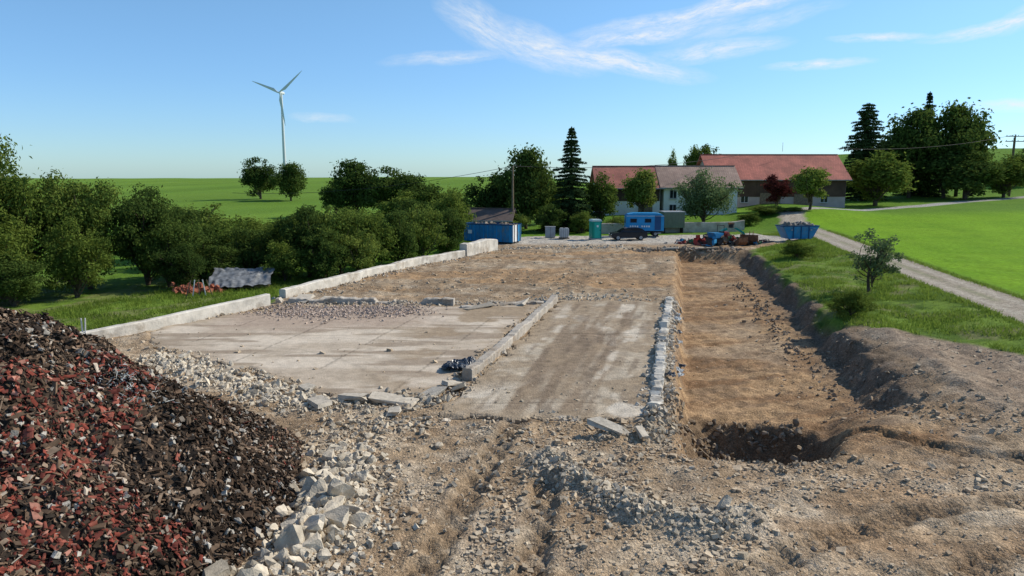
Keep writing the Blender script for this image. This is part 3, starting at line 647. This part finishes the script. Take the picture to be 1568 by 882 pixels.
# ------------------------------------------------------------ part helpers
def box(name,par,loc,dim,m,rot=(0,0,0),bev=.02):
    bm=bmesh.new();bmesh.ops.create_cube(bm,size=1);bmesh.ops.scale(bm,vec=dim,verts=bm.verts)
    if bev>0:bmesh.ops.bevel(bm,geom=bm.edges[:],offset=min(bev,min(dim)*.3),segments=2,affect='EDGES')
    me=bpy.data.meshes.new(name);bm.to_mesh(me);bm.free();me.materials.append(m);return obj(name,me,loc,rot,(1,1,1),par)
def cyl(name,par,loc,r,h,m,rot=(0,0,0),r2=None,seg=20):
    bm=bmesh.new();bmesh.ops.create_cone(bm,cap_ends=True,segments=seg,radius1=r,radius2=r if r2 is None else r2,depth=h)
    me=bpy.data.meshes.new(name);bm.to_mesh(me);bm.free();me.materials.append(m);return obj(name,me,loc,rot,(1,1,1),par)
def prism(name,par,prof,w,m,loc=(0,0,0),rot=(0,0,0),wtop=None,zr=None,bev=0.):
    V=[];n=len(prof)
    for s in(-1,1):
        for(x,z) in prof:
            ww=w
            if wtop is not None:t=min(1,max(0,(z-zr[0])/(zr[1]-zr[0])));ww=w+(wtop-w)*t
            V.append((x,s*ww/2,z))
    F=[tuple(range(n)),tuple(range(2*n-1,n-1,-1))]+[(i,n+i,n+(i+1)%n,(i+1)%n) for i in range(n)]
    me=bpy.data.meshes.new(name);me.from_pydata(V,[],F)
    bm=bmesh.new();bm.from_mesh(me);bmesh.ops.recalc_face_normals(bm,faces=bm.faces)
    if bev>0:bmesh.ops.bevel(bm,geom=bm.edges[:],offset=bev,segments=2,affect='EDGES')
    bm.to_mesh(me);bm.free();me.materials.append(m);return obj(name,me,loc,rot,(1,1,1),par)

def rolloff(x,y,rz):
    e=empty('rolloff_container',(x,y,gz1(x,y)+.05),rz);L,W,H=6.0,2.3,1.9
    box('floor',e,(0,0,.2),(L,W,.12),BLUE);box('side_front',e,(0,-W/2,H/2+.15),(L,.06,H),BLUE);box('side_back',e,(0,W/2,H/2+.15),(L,.06,H),BLUE)
    box('end_wall',e,(-L/2,0,H/2+.15),(.06,W,H),BLUE);box('door_a',e,(L/2,-W/4,H/2+.15),(.06,W/2-.05,H-.05),WHITE);box('door_b',e,(L/2,W/4,H/2+.15),(.06,W/2-.05,H-.05),BLUE)
    for i in range(11):
        for s in(-1,1):box('rib',e,(-L/2+.3+i*.54,s*(W/2+.06),H/2+.12),(.12,.14,H-.1),BLUE2 if i%3 else BLUE)
    for s in(-1,1):box('top_rail',e,(0,s*(W/2+.03),H+.17),(L+.1,.16,.12),BLUED);box('skid',e,(0,s*.5,.08),(L,.14,.16),DARK)
    for s in(-.8,0,.8):box('door_bar',e,(L/2+.07,s,H/2+.15),(.06,.06,H),RUST)
    box('label_plate',e,(-2.2,-W/2-.14,1.2),(.5,.03,.4),WHITE);box('top_rail_end',e,(-L/2,0,H+.17),(.12,W,.12),BLUED)
    n=60;pp=np.stack([rng.uniform(-2.6,2.6,n),rng.uniform(-.9,.9,n),rng.uniform(1.6,2.0,n)],-1)
    V,F,C=build(CT,pp,rng.uniform(.2,.6,(n,3)),rotm(n),stonecol(n,(.2,.16,.12),.5));obj('scrap_load',np_mesh('scrap_load',V,F,DEB,C),parent=e)
rolloff(-2.2,83.5,-.42)
def skip(x,y,rz):
    e=empty('skip_container',(x,y,gz1(x,y)+.08),rz)
    o=[(-2.1,1.5),(-1.35,.1),(1.35,.1),(2.1,1.5)]
    for s in(-1,1):prism('side_panel',e,o,.06,BLUE,(0,s*.9,0))
    V=[];pr=o
    for (px_,pz_) in pr:V+=[(px_,-.9,pz_),(px_,.9,pz_)]
    F=[(0,1,3,2),(2,3,5,4),(4,5,7,6)];me=bpy.data.meshes.new('tub');me.from_pydata(V,[],F);me.materials.append(BLUE);t=obj('tub',me,parent=e);t.modifiers.new('s','SOLIDIFY').thickness=.05
    for s in(-1,1):
        box('rim',e,(0,s*.93,1.5),(4.3,.12,.1),BLUED)
        for q in(-.9,0,.9):box('stiffener',e,(q,s*.96,.8),(.1,.08,1.3),BLUED)
        box('rim_end',e,(s*2.1,0,1.5),(.12,1.9,.1),BLUED);
        for q in(-.7,.7):cyl('lug',e,(q*1.6,s*1.02,1.1),.07,.16,GREY,(math.pi/2,0,0))
    n=140;pp=np.stack([rng.uniform(-1.6,1.6,n),rng.uniform(-.75,.75,n),rng.uniform(1.2,1.7,n)],-1)
    V,F,C=build(CT,pp,rng.uniform(.15,.5,(n,3)),rotm(n),stonecol(n,(.2,.19,.18),.5));obj('scrap_load',np_mesh('scrap_load',V,F,DEB,C),parent=e)
skip(31.6,82,.12)
def toilet(x,y):
    e=empty('portable_toilet',(x,y,gz1(x,y)+.02),.25)
    box('base',e,(0,0,.08),(1.25,1.25,.16),GREY);box('cabin',e,(0,0,1.15),(1.15,1.15,2.0),GREENP,bev=.05)
    box('door',e,(.05,-.59,1.12),(.75,.04,1.85),mat('door_green',(.01,.33,.26),.4,.05,1));prism('roof',e,[(-.62,2.15),(-.5,2.38),(.5,2.38),(.62,2.15)],1.2,mat('roof_translucent',(.45,.58,.55),.4,.05,1))
    for s in(-.5,.5):box('corner_post',e,(s,-.6,1.15),(.07,.05,2),mat('post_green',(0,.2,.15),.5,.05,1))
    box('door_sign',e,(.05,-.62,1.6),(.22,.02,.22),WHITE);cyl('vent_pipe',e,(.4,.4,2.4),.05,.4,DARK);box('latch',e,(.35,-.63,1.1),(.06,.04,.14),DARK)
toilet(9.8,87)
def trailer(x,y,rz):
    e=empty('construction_trailer',(x,y,gz1(x,y)),rz);L=4.6
    prof=[(-L/2,.75),(L/2,.75),(L/2,2.55),(L/2-.25,2.78),(L/2-.9,2.9),(-L/2+.9,2.9),(-L/2+.25,2.78),(-L/2,2.55)]
    prism('cabin',e,prof,2.2,BLUE2,bev=.03)
    box('chassis',e,(0,0,.62),(L+.2,1.6,.16),DARK)
    for xx in(-1.3,1.3):
        for s in(-1,1):cyl('wheel',e,(xx,s*.9,.38),.38,.2,DARK,(math.pi/2,0,0));cyl('hub',e,(xx,s*1.01,.38),.18,.04,GREY,(math.pi/2,0,0))
    box('drawbar',e,(-L/2-.6,0,.55),(1.3,.1,.1),DARK)
    for xx in(-1.4,.35):box('window_frame',e,(xx,-1.115,2.0),(.8,.03,.5),BLUED);box('window',e,(xx,-1.135,2.0),(.7,.03,.4),GLASS)
    box('door',e,(1.55,-1.115,1.75),(.75,.03,1.75),BLUED);box('step',e,(1.55,-1.35,.5),(.7,.4,.06),GREY)
    for q in range(9):
        if q!=4:box('lettering',e,(-1.75+q*.28,-1.118,1.3),(.17,.02,.2),WHITE,bev=0)
    box('end_window',e,(-L/2-.012,0,1.95),(.03,.7,.55),GLASS)
    box('roof_trim',e,(0,-1.11,2.56),(L,.05,.05),WHITE)
trailer(16.3,91.5,-.05)
def car(x,y,rz):
    e=empty('parked_car',(x,y,gz1(x,y)+.02),rz)
    lo=[(-2.1,.32),(-2.15,.55),(-2.08,.78),(-1.15,.93),(1.75,.98),(2.08,.9),(2.12,.5),(2.05,.3)]
    prism('body',e,lo,1.74,CARP,bev=.05)
    prism('cabin',e,[(-1.2,.92),(-.5,1.38),(-.2,1.45),(1.1,1.45),(1.5,1.36),(1.98,.95)],1.66,CARP,wtop=1.3,zr=(.92,1.45),bev=.03)
    for s in(-1,1):
        prism('side_window',e,[(-.95,.98),(-.42,1.34),(.25,1.37),(.25,.98)],.02,GLASS,(0,s*.755,0))
        prism('rear_side_window',e,[(.32,.98),(.32,1.37),(1.1,1.36),(1.6,1.02)],.02,GLASS,(0,s*.755,0))
        for xx in(-1.35,1.32):
            cyl('wheel',e,(xx,s*.8,.32),.32,.2,DARK,(math.pi/2,0,0));cyl('rim',e,(xx,s*.905,.32),.2,.03,GREY,(math.pi/2,0,0),seg=10)
        box('headlight',e,(-2.08,s*.62,.68),(.12,.3,.12),WHITE);box('taillight',e,(2.08,s*.66,.78),(.08,.2,.16),REDP);box('mirror',e,(-.75,s*.93,1.0),(.12,.16,.1),CARP)
    me=bpy.data.meshes.new('windscreen');me.from_pydata([(-1.17,-.7,.96),(-1.17,.7,.96),(-.55,.58,1.37),(-.55,-.58,1.37)],[],[(0,1,2,3)]);me.materials.append(GLASS);obj('windscreen',me,(-.03,0,.02),parent=e)
car(13.6,86.5,.06)
e=empty('water_tank',(6.2,88,gz1(6.2,88)));box('cage',e,(0,0,.75),(1.1,1.1,1.1),GREY,bev=.1);box('pallet',e,(0,0,.1),(1.2,1.1,.14),WOOD)
for i in range(5):
    box('bar',e,(-.5+i*.25,-.58,.75),(.03,.03,1.15),WHITE)
cyl('cap',e,(0,0,1.34),.12,.08,DARK)
e=empty('electrical_cabinet',(4.6,89,gz1(4.6,89)));box('cabinet',e,(0,0,.75),(1.2,.5,1.2),GREY);box('foot',e,(0,0,.1),(1.1,.45,.2),CONC);box('door_seam',e,(0,-.26,.75),(.03,.02,1.1),DARK);box('roof_cap',e,(0,0,1.38),(1.3,.6,.06),GREY)
e=empty('storage_container',(20.9,97,gz1(20.9,97)),.1);box('body',e,(0,0,1.7),(2.8,2.2,2.0),OLIVE);box('roof',e,(0,0,2.75),(2.9,2.3,.1),GREY)
for i in range(8):box('rib',e,(-1.25+i*.36,-1.12,1.7),(.08,.05,1.8),OLIVE)
for s in(-1,1):box('leg',e,(s*1.2,0,.35),(.15,2,.7),DARK)
def machine(x,y,rz):
    e=empty('compact_dumper',(x,y,gz1(x,y)+.05),rz)
    for s in(-1,1):
        prism('track',e,[(-1,.1),(-1.1,.35),(-.9,.55),(.9,.55),(1.1,.35),(1,.1)],.32,DARK,(0,s*.6,0),bev=.04)
        for q in(-.75,-.25,.25,.75):cyl('roller',e,(q,s*.78,.28),.14,.05,GREY,(math.pi/2,0,0),seg=12)
    box('frame',e,(0,0,.65),(2,.9,.2),DARK)
    prism('tipping_skip',e,[(-1.3,1.35),(-1.0,.75),(-.1,.75),(.1,1.3)],1.2,BLUE,bev=.03);box('engine_cover',e,(.7,0,1.05),(.8,1,.65),REDP,bev=.08)
    box('seat',e,(.3,0,1.25),(.35,.5,.4),DARK);cyl('roll_bar',e,(.15,.5,1.6),.03,1.0,DARK);cyl('roll_bar_b',e,(.15,-.5,1.6),.03,1.0,DARK);box('roll_bar_top',e,(.15,0,2.1),(.06,1.06,.06),DARK)
machine(22.6,80.5,.5)
def bucket(name,x,y,rz,m,s=1.):
    e=empty(name,(x,y,gz1(x,y)+.05),rz)
    pts=[(-.5,.9),(-.55,.4),(-.3,.08),(.2,.0),(.62,.12)]
    V=[];n=len(pts)
    for q in(-.6,.6):
        for(a_,b_) in pts:V.append((a_*s,q*s,b_*s))
    F=[(i,i+1,n+i+1,n+i) for i in range(n-1)]+[tuple(range(n)),tuple(range(n,2*n))]
    me=bpy.data.meshes.new('shell');me.from_pydata(V,[],F);me.materials.append(m);o=obj('shell',me,parent=e);o.modifiers.new('s','SOLIDIFY').thickness=.05
    for i in range(5):box('tooth',e,((.7)*s,(-.5+i*.25)*s,.14*s),(.22,.07,.06),GREY)
    for q in(-.15,.15):box('bracket',e,(-.35*s,q*s,1.05*s),(.4*s,.06,.35*s),m)
bucket('excavator_bucket',24.6,79.6,2.0,RUST,1.0);bucket('excavator_bucket',20.3,79.6,-.9,REDP,.9);bucket('excavator_bucket',26.2,80.8,1.2,RUST,1.2);bucket('excavator_bucket',21.4,79.2,2.6,BLUE,.8)
e=empty('scrap_heap',(23,81.5,gz1(23,81.5)));n=420
pp=np.stack([rng.normal(.5,2.2,n),rng.normal(0,.8,n),np.zeros(n)],-1);pp[:,2]=rng.random(n)*.9*np.exp(-(pp[:,0]/2.6)**2)
cb=np.array([(.06,.05,.045),(.14,.10,.07),(.25,.05,.04),(.03,.12,.22),(.30,.28,.25),(.05,.14,.07)])[rng.choice(6,n,p=[.35,.25,.12,.08,.12,.08])]
V,F,C=build(CT,pp,rng.uniform(.06,.7,(n,3)),rotm(n),cb);obj('scrap',np_mesh('scrap',V,F,DEB,C),parent=e)
e=empty('hydraulic_grapple',(24.4,82.4,gz1(24.4,82.4)),.1)
for s in(-1,1):
    for k in range(4):
        a0=math.radians(90-s*(15+k*28));a1=math.radians(90-s*(15+(k+1)*28));p=((math.cos(a0)+math.cos(a1))*.9,0,(math.sin(a0)+math.sin(a1))*.75+.2)
        box('claw',e,p,(.75,.6,.2),GREENP if k<2 else OLIVE,(0,-(a0+a1)/2+math.pi/2,0))
cyl('rotator',e,(0,0,1.95),.28,.4,DARK);box('mount',e,(0,0,2.2),(.6,.4,.2),ORNG)

strip('yard_wall',[(10.5,95),(17,96.5),(28,98),(31,99)],.35,1.3,CONC,.03,.6,seed=8)

def wire(name,a,b,sag,r=.018):
    cu=bpy.data.curves.new(name,'CURVE');cu.dimensions='3D';cu.bevel_depth=r;s=cu.splines.new('POLY');n=20;s.points.add(n)
    for i in range(n+1):
        t=i/n;s.points[i].co=(a[0]+(b[0]-a[0])*t,a[1]+(b[1]-a[1])*t,a[2]+(b[2]-a[2])*t-sag*4*t*(1-t),1)
    cu.materials.append(DARK);o=bpy.data.objects.new(name,cu);COL.objects.link(o);return o
def pole(x,y,h,arms=1,aw=1.6):
    z=gz1(x,y);e=empty('utility_pole',(x,y,z),.1);cyl('post',e,(0,0,h/2-.2),.17,h+.4,WOOD,r2=.11)
    for i in range(arms):
        box('crossarm',e,(0,0,h-.35-i*1.0),(aw,.16,.16),WOOD)
        for q in(-.45,-.15,.15,.45):cyl('insulator',e,(q*aw,0,h-.2-i*1.0),.06,.25,WHITE,seg=8)
    return z+h
t1=pole(0.1,95,8.6,0);t2=pole(101.5,152,12.4,2,4.2)
e2=empty('utility_pole',(102.6,154,gz1(102.6,154)),.1);cyl('post',e2,(0,0,5.8),.16,12,WOOD,r2=.12);cyl('insulator',e2,(0,0,11.9),.07,.3,WHITE,seg=8)
wire('power_line',(0.1,95,t1),(-45,120,4.5),1.2,.025);wire('power_line',(0.1,95,t1),(38,126,10.6),.9,.03);wire('power_line',(54,124,11.6),(101.5,152,t2),1.0,.03)
for q in(-1.9,0,1.9):wire('power_line',(101.5+q,152,t2-.3),(220+q,190,22),2,.025)

# ------------------------------------------------------------ buildings
def tilemat(name,c1,c2):
    m,nt,out=newmat(name);N=nt.nodes;L=nt.links;p=N.new('ShaderNodeBsdfPrincipled');p.inputs['Roughness'].default_value=.85;L.new(p.outputs[0],out.inputs[0])
    tc=N.new('ShaderNodeTexCoord');br=N.new('ShaderNodeTexBrick');br.inputs['Scale'].default_value=1;br.inputs['Brick Width'].default_value=.3;br.inputs['Row Height'].default_value=.35;br.inputs['Mortar Size'].default_value=.02
    br.inputs['Color1'].default_value=(*c1,1);br.inputs['Color2'].default_value=(*c2,1);br.inputs['Mortar'].default_value=(c1[0]*.4,c1[1]*.4,c1[2]*.4,1)
    L.new(tc.outputs['Object'],br.inputs['Vector']);nz=N.new('ShaderNodeTexNoise');nz.inputs['Scale'].default_value=.5;nz.inputs['Detail'].default_value=8;L.new(tc.outputs['Object'],nz.inputs['Vector'])
    mr=N.new('ShaderNodeMapRange');mr.inputs[1].default_value=.3;mr.inputs[2].default_value=.7;mr.inputs[3].default_value=.65;mr.inputs[4].default_value=1.25;L.new(nz.outputs[0],mr.inputs[0])
    s=N.new('ShaderNodeVectorMath');s.operation='SCALE';L.new(br.outputs[0],s.inputs[0]);L.new(mr.outputs[0],s.inputs['Scale']);L.new(s.outputs[0],p.inputs['Base Color']);return m
RT=tilemat('red_roof_tiles',(.50,.155,.105),(.42,.125,.085));BT=tilemat('brown_roof_tiles',(.34,.22,.165),(.40,.27,.20));RT2=tilemat('old_red_tiles',(.42,.14,.095),(.33,.12,.08))
def house(name,cx,cy,L,W,zb,eave,ridge,rz,wall,roof,wins=(),upper=None,doors=()):
    e=empty(name,(cx,cy,zb),rz);he=eave-zb;hr=ridge-zb
    prof=[(-W/2,0),(W/2,0),(W/2,he),(0,hr-.12),(-W/2,he)]
    prism('walls',e,prof,L,wall,rot=(0,0,math.pi/2))
    ov=.7;sl=(hr-he)/(W/2);th=.16
    for s in(-1,1):
        V=[(-L/2-ov,s*(W/2+ov),he-sl*ov),(L/2+ov,s*(W/2+ov),he-sl*ov),(L/2+ov,0,hr),(-L/2-ov,0,hr)]
        me=bpy.data.meshes.new('roof');me.from_pydata([v for v in V]+[(a_,b_,c_-th) for a_,b_,c_ in V],[],[(0,1,2,3),(4,7,6,5),(0,4,5,1),(1,5,6,2),(3,2,6,7),(0,3,7,4)]);me.materials.append(roof);obj('roof',me,parent=e)
        box('gutter',e,(0,s*(W/2+ov+.07),he-sl*ov-.08),(L+2*ov,.12,.12),GREY)
        box('ridge_cap',e,(0,0,hr+.03),(L+2*ov,.3,.1),roof) if s>0 else None
    if upper:
        box('timber_cladding',e,(0,-W/2-.04,he-upper/2-.25),(L-.1,.07,upper),DWOOD,bev=0)
        for i in range(int(L/2.4)):box('batten',e,(-L/2+.6+i*2.4,-W/2-.09,he-upper/2-.25),(.08,.04,upper),DWOOD,bev=0)
    for (x_,z_,w_,h_) in wins:
        box('window_frame',e,(x_,-W/2-.03,z_),(w_+.16,.08,h_+.16),WHITE);box('window',e,(x_,-W/2-.075,z_),(w_,.03,h_),GLASS,bev=0);box('mullion',e,(x_,-W/2-.1,z_),(.06,.03,h_),WHITE,bev=0);box('sill',e,(x_,-W/2-.13,z_-h_/2-.12),(w_+.3,.2,.06),GREY)
    for (x_,w_,h_) in doors: box('barn_door',e,(x_,-W/2-.06,h_/2),(w_,.1,h_),WOOD);box('door_frame',e,(x_,-W/2-.05,h_+.07),(w_+.3,.12,.12),DWOOD)
    return e
b=house('barn',46.2,135,23.5,11,1.2,7.0,10.9,.03,PINK,RT,[(-9,1.9,1.2,1),(-6,1.9,1.2,1),(8,1.9,1.2,1)],3.2,[(-1.5,3.6,3),(4.2,3,2.8)])
cyl('antenna_mast',b,(2,-1,11.0),.03,1.6,GREY)
house('farmhouse',29.5,121,11.5,9,1.0,5.9,8.8,.0,PLAST,BT,[(-4.3,3.4,1,1.2),(-2.2,3.4,1,1.2),(1,3.4,1,1.2),(3.8,3.4,1,1.2),(-4.3,1.2,1,1.1),(-1.5,1.2,1,1.1)])
house('farm_outbuilding',18.4,121,9.5,9,1.0,5.8,8.75,.0,PLAST,RT2,[(0,3.4,1,1.2)],2.2,[(2.5,2.2,2.2)])
house('wooden_shed',-3.2,96,6,4,-.6,2.2,3.2,-.15,DWOOD,mat('tar_roof',(.13,.10,.085),.9,.2,2),(),None,[(1,1.8,1.9)])

def turbine(x,y,hub,bl,yaw,ang):
    z0=gz1(x,y)-2;e=empty('wind_turbine',(x,y,z0),yaw);H=hub-z0
    cyl('tower',e,(0,0,H/2),2.4,H,TURB,r2=1.25,seg=32);box('nacelle',e,(0,1.5,H+.6),(3.4,9,3.4),TURB,bev=.8);cyl('hub',e,(0,-3.8,H+.6),1.7,3,TURB,(math.pi/2,0,0),r2=1.1)
    for k in range(3):
        a=math.radians(ang+120*k);V=[];secs=[(0,.9,.9),(.06,1.0,.8),(.2,1.9,.5),(.45,1.4,.32),(.8,.8,.18),(1,.18,.06)]
        for (t,c_,th) in secs:
            for j in range(8):
                q=j*math.pi/4;V.append((c_*math.cos(q)+(.5*c_ if t>.1 else 0)-.4,th*math.sin(q),1+t*bl))
        F=[(i*8+j,i*8+(j+1)%8,(i+1)*8+(j+1)%8,(i+1)*8+j) for i in range(5) for j in range(8)]+[tuple(range(40,48))]
        me=bpy.data.meshes.new('blade');me.from_pydata(V,[],F);me.materials.append(TURB);obj('blade',me,(0,-4,H+.6),(0,a,0),parent=e)
turbine(-288,950,103.5,40,-.25,52);turbine(-688,950,107,44,-.2,78)

e=empty('tarpaulin',(-21.2,57.5,gz1(-21.2,57.5)),.25)
n=46;x=np.linspace(-2.3,2.3,n);y=np.linspace(-1.6,1.6,30);a,b=np.meshgrid(x,y)
z=1.25-.315*(1.6-b)+.30*(fbm(a*1.3,b*1.1,4,2)-.5)+.22*(fbm(a*4,b*1.5,3,4)-.5)
z=np.maximum(z,.06)+.15;b2=b+.8*(fbm(a*1.2,a*0,3,1)-.5);a2=a+.5*(fbm(b*1.2,b*0,3,2)-.5)
i=np.arange(a.size).reshape(a.shape);f=np.stack([i[:-1,:-1],i[:-1,1:],i[1:,1:],i[1:,:-1]],-1).reshape(-1,4)
obj('sheet',np_mesh('sheet',np.stack([a2,b2,z],-1).reshape(-1,3),f,mat('grey_tarp',(.17,.175,.175),.4,.5,2.5),smooth=True),parent=e);box('stacked_boards',e,(0,.4,.3),(4.0,1.8,.5),WOOD)
e=empty('brick_stack',(-23.9,55,gz1(-23.9,55)));n=160
V,F,C=build(CT,np.stack([rng.normal(0,.8,n),rng.normal(0,.5,n),np.abs(rng.normal(.15,.2,n))],-1),rng.uniform(.12,.35,(n,3)),rotm(n),np.array([(.33,.12,.07)])*rng.uniform(.6,1.2,(n,1)));obj('bricks',np_mesh('bricks',V,F,DEB,C),parent=e)
e=empty('wooden_stakes',(-22.9,53,gz1(-22.9,53)))
for i_ in range(5):box('stake',e,(-.6+i_*.35,.1*i_,.6),(.07,.05,1.4),WHITE if i_%2 else WOOD,(.1*i_-.2,.25-.12*i_,0))
e=empty('wooden_stakes',(-20.3,34.2,.2));
for i_ in range(2):box('stake',e,(.12*i_,.05*i_,.5),(.06,.05,.9),WHITE,(.05,.1*i_,0))

# ------------------------------------------------------------ world, sun, camera
s=Vector((.86,.36,.70)).normalized();el=math.asin(s.z);az=math.atan2(s.x,s.y)
w=bpy.data.worlds.new('World');scene.world=w;w.use_nodes=True;nt=w.node_tree;N=nt.nodes;L=nt.links;N.clear()
out=N.new('ShaderNodeOutputWorld');bg=N.new('ShaderNodeBackground');bg.inputs[1].default_value=.115;L.new(bg.outputs[0],out.inputs[0])
sky=N.new('ShaderNodeTexSky');sky.sky_type='NISHITA';sky.sun_disc=False;sky.sun_elevation=el;sky.sun_rotation=az;sky.altitude=600;sky.air_density=1.0;sky.dust_density=.3;sky.ozone_density=2.2
tc=N.new('ShaderNodeTexCoord');sp=N.new('ShaderNodeSeparateXYZ');L.new(tc.outputs['Generated'],sp.inputs[0])
def M(op,a,b=None,c_=None):
    n=N.new('ShaderNodeMath');n.operation=op
    for i,v in enumerate((a,b,c_)):
        if v is None:continue
        if isinstance(v,(int,float)):n.inputs[i].default_value=v
        else:L.new(v,n.inputs[i])
    return n.outputs[0]
A=M('ARCTAN2',sp.outputs[0],sp.outputs[1]);E=M('ARCSINE',sp.outputs[2])
# clear-air tint: bluer towards the horizon than the standard atmosphere
cr=N.new('ShaderNodeValToRGB');L.new(M('MULTIPLY',E,2.0),cr.inputs[0]);r=cr.color_ramp
r.elements[0].position=0;r.elements[0].color=(.50,.73,1.0,1);r.elements[1].position=1;r.elements[1].color=(.80,.93,1.0,1)
q=r.elements.new(.1);q.color=(.52,.73,1.0,1);q=r.elements.new(.22);q.color=(.56,.77,1.0,1);q=r.elements.new(.42);q.color=(.66,.87,1.0,1)
tm=N.new('ShaderNodeVectorMath');tm.operation='MULTIPLY';L.new(sky.outputs[0],tm.inputs[0]);L.new(cr.outputs[0],tm.inputs[1])
ts=N.new('ShaderNodeVectorMath');ts.operation='SCALE';ts.inputs['Scale'].default_value=1.36;L.new(tm.outputs[0],ts.inputs[0])
cb=N.new('ShaderNodeCombineXYZ');L.new(A,cb.inputs[0]);L.new(E,cb.inputs[1])
wn=N.new('ShaderNodeTexNoise');wn.inputs['Scale'].default_value=9;wn.inputs['Detail'].default_value=5;L.new(cb.outputs[0],wn.inputs['Vector'])
wv=N.new('ShaderNodeVectorMath');wv.operation='MULTIPLY_ADD';L.new(wn.outputs['Color'],wv.inputs[0]);wv.inputs[1].default_value=(.03,.03,0);L.new(cb.outputs[0],wv.inputs[2])
tot=None
for (ca,ce,ln,wd,an,it) in [(-.035,.182,.08,.030,-28,.75),(.115,.140,.155,.018,-10,1.05),(.035,.158,.10,.030,-18,.85),(-.08,.143,.10,.010,5,.6),(.27,.198,.24,.016,8,.95),(.17,.170,.14,.013,6,.95),(.26,.148,.10,.015,4,.75),(.38,.125,.07,.007,1,.9),(.445,.152,.06,.006,1,.9),(.565,.155,.09,.010,6,1.0),(.60,.07,.07,.009,0,.9),(-.245,.068,.05,.007,-6,.5),(.42,.218,.17,.013,8,.8),(.60,.165,.05,.016,20,.8),(.30,.175,.12,.012,10,.5)]:
    sb=N.new('ShaderNodeVectorMath');sb.operation='SUBTRACT';L.new(wv.outputs[0],sb.inputs[0]);sb.inputs[1].default_value=(ca+.015,ce+.015,.0)
    ro=N.new('ShaderNodeVectorRotate');ro.rotation_type='Z_AXIS';ro.inputs['Angle'].default_value=-math.radians(an);L.new(sb.outputs[0],ro.inputs[0])
    ml=N.new('ShaderNodeVectorMath');ml.operation='MULTIPLY';L.new(ro.outputs[0],ml.inputs[0]);ml.inputs[1].default_value=(1/ln,1/wd,0)
    le=N.new('ShaderNodeVectorMath');le.operation='LENGTH';L.new(ml.outputs[0],le.inputs[0])
    nz=N.new('ShaderNodeTexNoise');nz.inputs['Scale'].default_value=1;nz.inputs['Detail'].default_value=9;nz.inputs['Roughness'].default_value=.72
    m2=N.new('ShaderNodeVectorMath');m2.operation='MULTIPLY';L.new(ro.outputs[0],m2.inputs[0]);m2.inputs[1].default_value=(34,130,1);ad=N.new('ShaderNodeVectorMath');ad.operation='ADD';L.new(m2.outputs[0],ad.inputs[0]);ad.inputs[1].default_value=(ca*90,ce*70,an);L.new(ad.outputs[0],nz.inputs['Vector'])
    fo=M('SUBTRACT',1.0,M('MINIMUM',le.outputs['Value'],1.0))
    d=M('MULTIPLY',M('MULTIPLY',M('POWER',fo,.9),it),M('MINIMUM',M('MAXIMUM',M('MULTIPLY_ADD',nz.outputs[0],3.2,-.9),0.0),1.25))
    tot=d if tot is None else M('MAXIMUM',tot,d)
mx=N.new('ShaderNodeMix');mx.data_type='RGBA';L.new(M('MINIMUM',tot,.85),mx.inputs[0]);L.new(ts.outputs[0],mx.inputs[6]);mx.inputs[7].default_value=(7.6,7.9,8.2,1);L.new(mx.outputs[2],bg.inputs[0])
ld=bpy.data.lights.new('sun','SUN');ld.energy=5.0;ld.angle=math.radians(.5);ld.color=(1,.925,.81);lo=bpy.data.objects.new('sun',ld);COL.objects.link(lo);lo.rotation_euler=s.to_track_quat('Z','Y').to_euler();lo.location=(50,20,60)
cd=bpy.data.cameras.new('camera');cd.lens=26.0;cd.sensor_width=36;cd.clip_end=9000;cd.clip_start=.1;co=bpy.data.objects.new('camera',cd);COL.objects.link(co);co.location=(0,0,8);co.rotation_euler=(math.radians(81),0,0);scene.camera=co
scene.view_settings.view_transform='Standard';scene.view_settings.look='None';scene.view_settings.exposure=0
